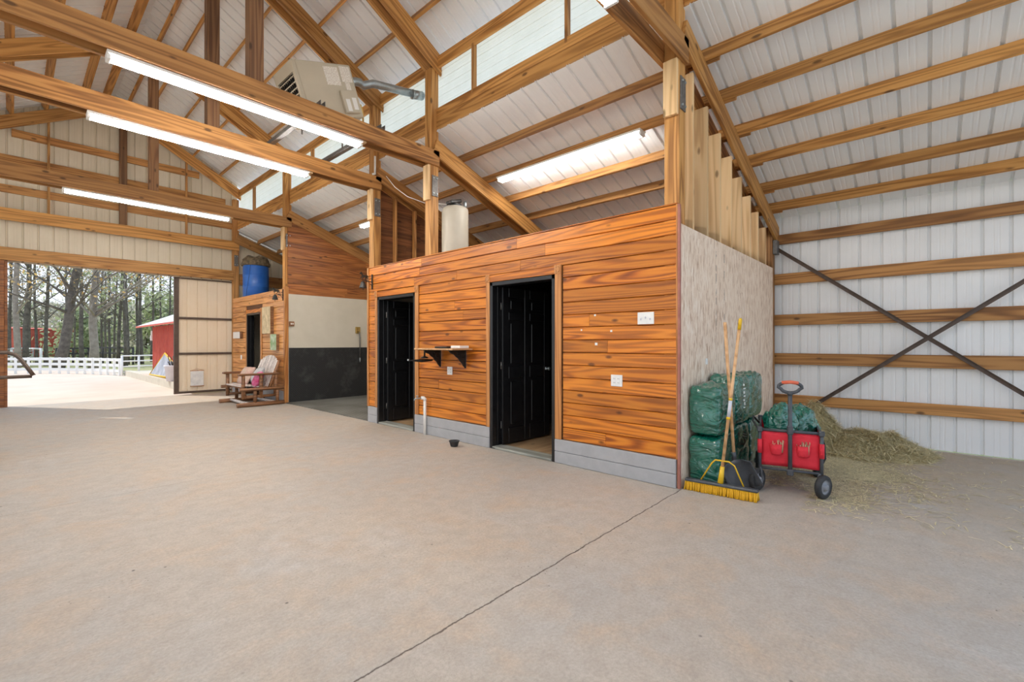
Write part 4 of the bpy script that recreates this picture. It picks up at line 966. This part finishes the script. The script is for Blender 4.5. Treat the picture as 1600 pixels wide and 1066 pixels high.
panel('side_canvas', ((x0+e, y0+.003, zb), (x1-e, y0+.003, zb), (x1-e, y0+.003, ztop-.005), (x0+e, y0+.003, ztop-.005)), .014, (0, -1, 0), 'red')
panel('side_canvas', ((x0+e, y1-.003, zb), (x1-e, y1-.003, zb), (x1-e, y1-.003, ztop-.005), (x0+e, y1-.003, ztop-.005)), .014, (0, 1, 0), 'red')
panel('floor_canvas', ((x0+e, y0+e, zb), (x1-e, y0+e, zb), (x1-e, y1-e, zb), (x0+e, y1-e, zb)), .0, (0, 0, -1), 'red')
for y in (1.015, .815):
    mb = MB(); T = Matrix.Translation((x0-.012, y, .335)) @ Matrix.Scale(.55, 4, (1, 0, 0))
    mb.lathe([(.036, 0), (.046, .01), (.052, .05), (.055, .095), (.050, .095), (.046, .05), (.03, .012)], 20, T, capt=False); p_ = mb.build('pocket', 'red', t)
    mb = MB()
    for k in range(26):
        q = V((x0-.012+R.uniform(-.02, .015), y+R.uniform(-.045, .045), .36)); mb.tube([q, q+V((R.uniform(-.02, .01), R.uniform(-.03, .03), R.uniform(.06, .11)))], .003, 3, rnd=R.random())
    mb.build('pocket_hay', 'hay', p_)
for y in (y0, y1):
    mb = MB(); rod(mb, (x0-.015, y, .34), (x0-.015, y, .46), .019); mb.build('post_sleeve', 'red', t)
for x, y, steer in ((4.585, 1.165, -.55), (4.59, .675, -.6), (5.32, 1.165, 0), (5.32, .665, 0)):
    T = Matrix.Translation((x, y, .10)) @ RZ(steer) @ Matrix.Rotation(pi/2, 4, 'X')
    mb = MB(); mb.lathe([(.060, -.021), (.088, -.023), (.097, -.017), (.1, 0), (.097, .017), (.088, .023), (.060, .021)], 30, T, capb=False, capt=False); wh = mb.build('wheel', 'rubber', t)
    mb = MB(); mb.lathe([(.012, -.036), (.024, -.033), (.026, -.02), (.040, -.010), (.052, -.012), (.064, -.022), (.064, .022), (.052, .012), (.040, .010), (.026, .02), (.024, .033), (.012, .036)], 24, T); mb.build('hub', 'hub', wh)
    cx = x0 if x < 5 else x1; cy = y0 if y < .9 else y1
    mb = MB(); s = 1 if y > .9 else -1
    mb.tube([V((x, y-s*.032, .10)), V((x, y-s*.032, .19)), V((cx, cy, .215))], .010, 8); mb.tube([V((x, y+s*.003-s*.034, .10)), V((x, y+s*.03, .10))], .008, 8); mb.build('fork', 'greyplastic', t)
mb = MB(); rod(mb, (x0-.035, .915, .20), (x0-.025, .915, .885), .0165); mb.bbox(x0-.055, x0-.005, .89, .94, .17, .225, .008); mb.bbox(x0-.05, x0-.0, .892, .938, .52, .60, .008); hs_ = mb.build('pull_handle', 'greyplastic', t)
loop = [V((x0-.025, .915+.088*cos(u)*(1 if sin(u) > -.2 else .82), .93+.046*sin(u))) for u in [2*pi*k/22 for k in range(22)]]
mb = MB(); mb.tube(loop, .0145, 10, closed=True); mb.tube([V((x0-.025, .915, .865)), V((x0-.025, .915, .89))], .022, 10); gl = mb.build('grip_loop', 'greyplastic', hs_)
mb = MB(); mb.tube([V((x0-.027, .915+.062, .969)), V((x0-.028, .915, .977)), V((x0-.027, .915-.062, .969))], .0155, 10); mb.build('grip_pad', 'grip', hs_)
mb = MB(); mb.tube([V((x0+.0, 1.14, .52)), V((x0+.1, 1.20, .60)), V((x0+.2, 1.20, .63)), V((x0+.33, 1.15, .55))], .009, 6); mb.build('side_strap', 'rubber', t)
mb = MB(); mb.tube([V((x0+.02, .69, .53)), V((x0+.06, .66, .45)), V((x0+.04, .655, .33)), V((x0+.01, .69, .26))], .008, 6); mb.build('side_strap', 'rubber', t)

wag.location = (4.563, .888, 0); wag.rotation_euler.z = radians(13.5)
def crumple(name, c, s, seed, mat, label, flat=.2):
    bm = bmesh.new(); bmesh.ops.create_icosphere(bm, subdivisions=5, radius=1)
    sd = V((seed, seed*2.3, seed*.7))
    for v in bm.verts:
        p = v.co.copy(); w = 1+.24*mnoise.noise(p*1.6+sd)+.26*(.5-abs(mnoise.noise(p*3.0+sd)))-.08+.06*mnoise.noise(p*9+sd)
        v.co = V((p.x*s[0]*w, p.y*s[1]*w, max(p.z, -.75)*s[2]*w))
    mb = MB(); mb.frombm(bm, 0, True, Matrix.Translation(c)); return tag(mb.build(name, mat, base=c), label, 'bag', 'crumpled bags in the wagon')
crumple('empty_bag', (4.735, 1.00, .55), (.14, .135, .21), 2.1, 'greenbag', 'crumpled green plastic bag peaked in the front of the wagon')
crumple('empty_bag', (5.00, .89, .52), (.20, .15, .19), 5.7, 'greenbag', 'collapsed green plastic bag dusted with hay, behind the wagon handle')

# ------------------------------------------------------------------ hay
def hay(name, n, place, label, ln=(.08, .22), w=.0034):
    mb = MB()
    for i in range(n):
        c, up = place(); a = R.uniform(0, 2*pi); L = R.uniform(*ln); d_ = V((cos(a), sin(a), R.uniform(-.15, .45)*up))
        s_ = V((-sin(a), cos(a), 0))*w; bend = V((R.uniform(-.3, .3), R.uniform(-.3, .3), R.uniform(-.1, .25)*up))*L
        p0, p1, p2 = c-d_*L/2, c+bend*.4, c+d_*L/2
        for p in (p0, p1, p2): p.z = max(p.z, .003)
        q = R.random(); lift = V((0, 0, w*.9))
        mb.add([p0-s_, p0+s_, p1-s_+lift, p1+s_+lift, p2-s_*.3, p2+s_*.3], [(0, 1, 3, 2), (2, 3, 5, 4)], q)
    o = mb.build(name, 'hay', fixn=False); o['kind'] = 'stuff'; o['label'] = label; o['category'] = 'hay'; return o
def hz(x, y):
    "height of the pile"
    a = .44*math.exp(-(((x-7.1)/.40)**2+((y-1.12)/.30)**2)); b = .19*math.exp(-(((x-7.05)/.42)**2+((y-.66)/.34)**2)); c_ = .13*math.exp(-(((x-7.15)/.38)**2+((y-.30)/.26)**2))
    return max(0., max(a, b)+c_*.9)*(1+.45*mnoise.noise(V((x*5, y*5, 3)))+.25*mnoise.noise(V((x*11, y*11, 8))))
def pile():
    while True:
        x = R.uniform(5.9, 7.5); y = R.uniform(-.7, 1.58); h = hz(x, y)
        if h > .015 and R.random() < min(1, .25+h*3): return V((x, y, h+R.uniform(-.03, .012))), 1.
bm = bmesh.new(); G = []
for i in range(33):
    G.append([bm.verts.new((5.8+i*.054, -.75+j*.073, hz(5.8+i*.054, -.75+j*.073)-.012+.02*mnoise.noise(V((i*.9, j*.9, 0))))) for j in range(33)])
for i in range(32):
    for j in range(32):
        if max(v.co.z for v in (G[i][j], G[i+1][j], G[i+1][j+1], G[i][j+1])) > .002: bm.faces.new((G[i][j], G[i+1][j], G[i+1][j+1], G[i][j+1]))
bmesh.ops.delete(bm, geom=[v for v in bm.verts if not v.link_faces], context='VERTS')
ho = hay('hay', 17000, pile, 'loose heap of dry hay against the white eave wall')
mb = MB(); mb.frombm(bm, .55, True); under = mb.build('hay_core', 'hay', ho)
def litter():
    while True:
        x = R.uniform(4.2, 7.5); y = R.uniform(-1.2, 1.5)
        dn_ = math.exp(-(((x-5.7)/1.0)**2+((y-.62)/.36)**2))*.95+.012
        if x < 4.75 and y > .75: continue
        dn_ *= .55+.9*mnoise.noise(V((x*2.2, y*2.2, 1)))
        if R.random() < dn_: return V((x, y, .004)), .06
hay('hay', 8000, litter, 'thin scatter of hay strands on the concrete around the wagon', (.04, .14), .0032)

# ------------------------------------------------------------------ outside
TH = atan2(650, 713); CT, ST = cos(TH), sin(TH)
def along(px, d, z=0.):
    "a point on the ground at depth d in the direction of picture column px (used once to lay out the yard)"
    a = (px-800)/713.; return V((d*(CT+a*ST), d*(ST-a*CT), z))
# white board fence
t = thing('board_fence', (1.5, 28.2, 0), 'low white three rail fence curving round the yard', 'fence')
pts = [V(p) for p in ((-1.6, 30.2, 0), (-.9, 30.0, 0), (-.35, 29.8, 0), (.12, 29.55, 0), (.5, 29.3, 0), (.85, 28.95, 0), (1.15, 28.6, 0), (1.42, 28.2, 0), (1.68, 27.8, 0), (1.92, 27.4, 0), (2.14, 27.0, 0), (2.35, 26.5, 0), (2.55, 26.0, 0), (2.72, 25.5, 0), (2.88, 25.0, 0), (3.0, 24.55, 0))]
for i, p in enumerate(pts):
    mb = MB(); mb.bbox(p.x-.045, p.x+.045, p.y-.045, p.y+.045, -.01, .70, .008); mb.build('fence_post', 'fence', t)
for z in (.12, .35, .575):
    mb = MB()
    for p, q in zip(pts, pts[1:]):
        d_ = (q-p); L = d_.length; a = atan2(d_.y, d_.x); mb.bbox(0, L, -.016, .016, z, z+.115, .004, mat=Matrix.Translation(p) @ RZ(a))
    mb.build('fence_rail', 'fence', t)
def railfence(name, a, b, h, n, rails, rr, mat, label, boards_=False):
    t = thing(name, (a+b)/2, label, 'fence'); a, b = V(a), V(b)
    for k in range(n):
        p = a.lerp(b, k/(n-1)); mb = MB(); mb.tube([p+V((0, 0, -.25)), p+V((0, 0, h))], rr*1.3, 8); mb.build('fence_post', mat, t)
    for k in range(rails):
        z = h*(1-.02-k*(.8/max(1, rails-1))) if rails > 1 else h
        mb = MB()
        if boards_: d_ = b-a; mb.bbox(0, d_.length, -.02, .02, -.09, .03, .004, mat=Matrix.Translation(a+V((0, 0, z))) @ RZ(atan2(d_.y, d_.x)))
        else: mb.tube([a+V((0, 0, z)), b+V((0, 0, z))], rr, 8)
        mb.build('fence_rail', mat, t)
railfence('pipe_fence', along(6, 26), along(52, 33), 1.0, 4, 5, .028, 'railsteel', 'grey pipe rail fence behind the white fence by the door jamb')
railfence('rail_fence', along(18, 32), along(64, 30.5), .98, 3, 2, .055, 'fence', 'white two rail fence standing behind the curved one')
railfence('dark_fence', along(88, 33), along(150, 36), 1.0, 6, 3, .05, 'darkfence', 'dark board fence between the tree trunks', True)
railfence('dark_fence', along(150, 36), along(208, 33), 1.05, 6, 3, .05, 'darkfence', 'dark board fence behind the white gate', True)
t = thing('yard_gate', (3.4, 24.6, 0), 'white metal yard gate beside the red shed', 'gate')
ga, gb = V((3.05, 24.4, 0)), V((4.2, 24.9, 0))
mb = MB()
for k in (0, .5, 1): p = ga.lerp(gb, k); mb.tube([p+V((0, 0, -.2)), p+V((0, 0, .82))], .04, 10)
mb.build('upright', 'fence', t)
mb = MB()
for z in (.12, .36, .58, .80): mb.tube([ga+V((0, 0, z)), gb+V((0, 0, z))], .026, 8)
mb.build('crossbar', 'fence', t)
# red shed
t = thing('red_shed', (5.0, 19.5, .17), 'red board shed with grey metal roof beside the yard', 'shed')
mb = MB(); xs = 3.52; y = 15.4
mb.box(xs+.02, 6.4, 15.4, 21.1, .17, 1.93); mb.build('core', 'redbarn', t)
mb = MB()
while y < 21.1: mb.bbox(xs, xs+.03, y, y+.17, .17, 1.93, .006, rnd=R.random()); mb.bbox(xs-.018, xs+.005, y+.15, y+.20, .17, 1.93, .004); y += .19
y = xs
while y < 6.3: mb.bbox(y, y+.16, 21.09, 21.12, .17, 1.93, .006); y += .19
mb.build('siding', 'redbarn', t)
mb = MB(); mb.prism([(xs-.40, 1.89), (xs-.40, 1.945), (4.95, 2.75), (6.7, 1.955), (6.7, 1.90), (4.95, 2.69)], 15.2, 21.7); mb.build('roof', 'greyroof', t)
mb = MB(); mb.bbox(xs-.415, xs-.395, 15.2, 21.7, 1.885, 1.945, .003); mb.build('fascia', 'redbarn', t)
mb = MB(); mb.bbox(xs-.05, xs+.08, 21.12, 21.25, 1.62, 1.78, .01); mb.bbox(xs-.06, xs+.04, 21.15, 21.3, 1.42, 1.62, .01); tag(mb.build('yard_lamp', 'white', base=(xs, 21.2, 1.6)), 'small white lamp box on the corner of the red shed', 'lamp')
# striped sling, planter and yellow frame before the shed
t = thing('sling_lounger', (3.36, 18.3, .2), 'striped sling lounger in a yellow frame leaning against the red shed', 'lounger')
c = [V((3.30, 20.3, .22)), V((3.30, 17.9, .24)), V((3.46, 17.6, .66)), V((3.47, 18.9, .98))]
mb = MB(); bm = bmesh.new(); n = 14
for i in range(n):
    u0, u1 = i/n+.012, (i+1)/n-.004
    q = [c[0].lerp(c[1], u0), c[0].lerp(c[1], u1), c[3].lerp(c[2], u1), c[3].lerp(c[2], u0)]
    vs = [p+V((-.012, 0, 0)) for p in q]+[p for p in q]
    mb.add(vs, [(0, 1, 2, 3), (7, 6, 5, 4), (0, 4, 5, 1), (1, 5, 6, 2), (2, 6, 7, 3), (3, 7, 4, 0)], i % 2)
bm.free(); mb.build('sling', 'cloth', t)
mb = MB(); mb.tube([c[0], c[1], c[2], c[3]], .032, 8, closed=True); mb.build('frame', 'yellow', t)
t = thing('planter_tub', (3.34, 16.7, .2), 'pale grey tub standing on the kerb before the red shed', 'tub')
mb = MB(); mb.lathe([(.20, 0), (.25, .42), (.27, .43), (.27, .47), (.24, .47), (.2, .40)], 24, Matrix.Translation((3.27, 16.55, .2))); mb.build('tub', 'pot', t)
t = thing('plant_stems', (3.27, 16.5, .6), 'dark dry stems standing in the pale tub', 'plant')
mb = MB()
for k in range(16):
    p = V((3.27+R.uniform(-.1, .1), 16.55+R.uniform(-.12, .12), .6)); mb.tube([p, p+V((R.uniform(-.1, .1), R.uniform(-.2, .2), R.uniform(.15, .35)))], .012, 5)
mb.build('stem', 'darkfence', t)
# distant red barn
t = thing('distant_barn', along(85, 52), 'red barn wall far off between the tree trunks', 'barn')
ba, bb = along(28, 50, -.2), along(138, 60, -.2); d_ = bb-ba
mb = MB(); mb.box(0, d_.length, 0, 5, 0, 3.2, mat=Matrix.Translation(ba) @ RZ(atan2(d_.y, d_.x)))
for k in range(20): mb.bbox(k*.55*d_.length/11, k*.55*d_.length/11+.05, -.03, .02, 0, 3.2, .006, mat=Matrix.Translation(ba) @ RZ(atan2(d_.y, d_.x)))
mb.build('wall', 'redbarn', t)
mb = MB(); mb.prism([(-.06, 3.12), (2.5, 3.4), (5.06, 3.12)], -.3, d_.length+.3, Matrix.Translation(ba) @ RZ(atan2(d_.y, d_.x)) @ RZ(pi/2) @ Matrix.Scale(-1, 4, (0, 1, 0))); mb.build('roof', 'redbarn', t)

# trees
def branch(mb, p, d, L, r, depth, rng, tips):
    n = 4; pts = [p]; q = p.copy(); dd = d.copy()
    for i in range(n):
        dd = (dd+V((rng.uniform(-.22, .22), rng.uniform(-.22, .22), rng.uniform(-.05, .16)))).normalized(); q = q+dd*(L/n); pts.append(q.copy())
    mb.tube(pts, [r*(1-.75*i/n) for i in range(n+1)], 5, caps=False)
    tips.append(pts[-1]); tips.append(pts[-2])
    if depth > 0:
        for k in range(rng.randint(2, 4)):
            s = rng.randint(1, n); a = rng.uniform(0, 2*pi)
            nd = (dd*.7+V((cos(a), sin(a), rng.uniform(-.2, .7)))*.8).normalized()
            branch(mb, pts[s], nd, L*rng.uniform(.45, .7), r*(1-.75*s/n)*.7, depth-1, rng, tips)
def leaves(tips, n, spread, size, rng):
    mb = MB()
    for i in range(n):
        c = rng.choice(tips)+V((rng.gauss(0, spread), rng.gauss(0, spread), rng.gauss(0, spread*.7)))
        a = V((rng.uniform(-1, 1), rng.uniform(-1, 1), rng.uniform(-1, 1))).normalized(); b = a.cross(V((rng.uniform(-1, 1), rng.uniform(-1, 1), .3))).normalized()
        s = size*rng.uniform(.5, 1.3); mb.add([c-a*s, c+b*s*.55, c+a*s, c-b*s*.55], [(0, 1, 2, 3)], rng.random())
    return mb
def tree(name, px, d, wpx, kind, lean=0., H=11., label='', bark='bark', leafy=0, first=3.2, fork=None):
    rng = random.Random(int(px*13+d)); p = along(px, d, -.25); r = wpx*d/713/2
    t = thing(name, p, label, 'tree', 'trees beyond the white fence')
    rt = V((ST, -CT, 0))
    top = p+rt*lean+V((0, 0, H)); mb = MB()
    pts = [p.lerp(top, k/8)+rt*(.12*sin(k*1.3+px)*(k > 0))*(r*4) for k in range(9)]
    mb.tube(pts, [r*1.25]+[r*(1-.07*k) for k in range(1, 9)], 10, rnd=rng.random()); mb.build('trunk', bark, t)
    mb = MB(); tips = []
    nb = 11 if wpx > 6 else 9
    for k in range(nb):
        z = first+(H-first)*(k/nb)**1.1; a = rng.uniform(0, 2*pi); q = p.lerp(top, (z+.25)/(H+.25))
        el = rng.uniform(.1, .8); branch(mb, q, V((cos(a), sin(a), el)).normalized(), rng.uniform(1.6, 3.2)*(1.15-k/nb*.5), r*.33, 2, rng, tips)
    if fork:
        for fx, fz, z0, L in fork:
            q = p.lerp(top, (z0+.25)/(H+.25)); branch(mb, q, (rt*fx+V((0, 0, fz))).normalized(), L, r*.27, 2, rng, tips)
    mb.build('branches', bark, t)
    if leafy: 
        sp, sz = (.40, .10) if kind != 'leaf_green' else (.5, .14)
        leaves(tips, leafy, sp, sz, rng).build('foliage', kind, t, fixn=False)
big = [(26, 25, 9, 'leaf_yellow', 0, 'barkpale', 420, 'pale trunk with yellow leaves beside the door jamb', [(.7, .9, 3.0, 4)]),
       (88, 24, 14.5, 'leaf_grey', 2.3, 'bark', 250, 'thick dark trunk leaning over the white fence', [(-.8, .8, 3.6, 4), (.9, .6, 2.9, 4)]),
       (146, 26, 12, 'leaf_yellow', .2, 'barkpale', 700, 'thick pale trunk with spreading branches and yellow leaves', [(.95, .62, 2.9, 6), (.9, .95, 3.0, 6), (-.8, .7, 2.8, 4), (.95, .4, 3.2, 5)]),
       (40, 30, 8, 'leaf_grey', .3, 'bark', 300, 'dark double trunk behind the yellow leaves', [(-.5, 1, 3.0, 5)])]
for px, d, w, k, ln, bk, lf, lab, fk in big: tree('bare_tree', px, d, w, k, ln, 10.5, lab, bk, lf, 3.0, fk)
thin = sorted([(46, 36, 4, 'leaf_grey'), (57, 33, 5, 'leaf_yellow'), (72, 31, 6.5, 'leaf_yellow'), (107, 38, 4, 'leaf_green'), (117, 44, 3.2, 'leaf_green'), (129, 30, 7.5, 'leaf_green'), (158, 38, 4, 'leaf_green'), (165, 41, 4, 'leaf_grey'),
        (171, 35, 4.4, 'leaf_green'), (178, 39, 4, 'leaf_grey'), (185, 34, 6, 'leaf_green'), (196, 31, 6.8, 'leaf_grey'), (201, 33, 3.4, 'leaf_green'), (214, 35, 5.2, 'leaf_grey'), (222, 34, 5.6, 'leaf_green'), (15, 32, 6, 'leaf_grey'), (237, 38, 4.5, 'leaf_green'), (262, 36, 4, 'leaf_grey'), (277, 40, 5, 'leaf_green'), (250, 46, 4, 'leaf_green')])
pos_ = 0
for px, d, w, k in thin:
    pos_ += 1; w *= .82
    nb_ = 'between the thick trunks' if 90 < px < 140 else 'behind the white gate' if 180 < px < 230 else 'above the red shed roof' if px >= 230 else 'behind the curved white fence' if px > 146 else 'before the distant red barn'
    kd = {'leaf_green': 'slim trunk with green needles', 'leaf_grey': 'slim trunk with grey green twigs', 'leaf_yellow': 'slim trunk with dry yellow leaves'}[k]
    tree('slender_tree', px, d, w, k, R.uniform(-.4, .5), 12., '%s %s, %s from the door jamb' % (kd, nb_, 'first second third fourth fifth sixth seventh eighth ninth tenth eleventh twelfth thirteenth fourteenth fifteenth sixteenth seventeenth eighteenth nineteenth twentieth'.split()[pos_-1]), 'bark', 300 if k != 'leaf_yellow' else 420, 3.0)
def bushy(px, d, h, w, n, k, label):
    rng = random.Random(int(px*7+d)); p = along(px, d, -.25); t = thing('bushy_tree', p, label, 'tree', 'leafy trees at the wood edge')
    mb = MB(); mb.tube([p, p+V((0, 0, h*.8))], [.14, .05], 7); mb.build('trunk', 'bark', t)
    tips = [p+V((rng.gauss(0, w*.4)*(1.15-z/h), rng.gauss(0, w*.4)*(1.15-z/h), z)) for z in [rng.uniform(.3, h) for _ in range(60)]]
    leaves(tips, n, .55, .28, rng).build('foliage', k, t, fixn=False)
for i, (px, d, h, w, k) in enumerate(((10, 62, 6.5, 4, 'leaf_grey'), (38, 66, 7.5, 4, 'leaf_green'), (66, 64, 7.2, 4, 'leaf_grey'), (96, 63, 6.4, 4, 'leaf_grey'), (122, 52, 5.2, 3.5, 'leaf_green'), (140, 60, 6.4, 4, 'leaf_green'), (160, 56, 6.0, 4, 'leaf_grey'), (182, 58, 6.8, 4, 'leaf_green'), (204, 54, 6.0, 4, 'leaf_green'), (228, 52, 5.6, 4, 'leaf_grey'), (250, 50, 6.5, 4, 'leaf_green'), (272, 54, 7.0, 4, 'leaf_green'), (300, 56, 7., 4, 'leaf_green'))):
    where_ = ['by the door jamb', 'over the distant barn', 'behind the barn end', 'beside the barn', 'right of the leaning trunk', 'behind the pale trunk', 'past the pale trunk', 'behind the dark fence', 'behind the white gate', 'at the shed corner', 'over the shed roof', 'by the sliding door', 'hidden by the sliding door'][i]
    bushy(px, d, h, w, 1300, k, '%s tree at the wood edge %s' % ('bushy green' if k == 'leaf_green' else 'hazy grey green', where_))

# ------------------------------------------------------------------ light
w = bpy.data.worlds.new('sky'); SC.world = w; w.use_nodes = True
nt = w.node_tree; bg = nt.nodes['Background']
tc = nt.nodes.new('ShaderNodeTexCoord'); sp_ = nt.nodes.new('ShaderNodeSeparateXYZ'); nt.links.new(tc.outputs['Generated'], sp_.inputs[0])
rp = nt.nodes.new('ShaderNodeValToRGB'); e = rp.color_ramp.elements; e[0].position = 0.; e[0].color = (.90, .94, 1., 1); e[1].position = .7; e[1].color = (.55, .74, 1., 1)
nt.links.new(sp_.outputs[2], rp.inputs[0]); nt.links.new(rp.outputs[0], bg.inputs[0]); bg.inputs[1].default_value = 1.2
sd_ = V((.53*cos(radians(50.7)), -.848*cos(radians(50.7)), -sin(radians(50.7)))).normalized()
ld = bpy.data.lights.new('sun', 'SUN'); ld.energy = 3.4; ld.color = (1., .93, .82); ld.angle = .012
lo_ = bpy.data.objects.new('sun', ld); COL.objects.link(lo_); lo_.rotation_euler = sd_.to_track_quat('-Z', 'Y').to_euler(); lo_.location = (-20, 40, 40)

# ------------------------------------------------------------------ camera
cd = bpy.data.cameras.new('camera'); cam = bpy.data.objects.new('camera', cd); COL.objects.link(cam)
cam.location = (0, 0, 1.31); fw = V((CT, ST, 0)); cam.rotation_euler = fw.to_track_quat('-Z', 'Y').to_euler()
cd.sensor_width = 36.; cd.lens = 713/1600*36; cd.shift_y = 4/1600; cd.clip_end = 400; cd.clip_start = .02
SC.camera = cam
SC.view_settings.view_transform = 'Standard'; SC.view_settings.look = 'None'; SC.view_settings.gamma = 1.; SC.view_settings.exposure = .15
SC.view_settings.use_curve_mapping = False
SC.cycles.max_bounces = 8; SC.cycles.diffuse_bounces = 5; SC.cycles.use_denoising = True; SC.cycles.sample_clamp_indirect = 6.
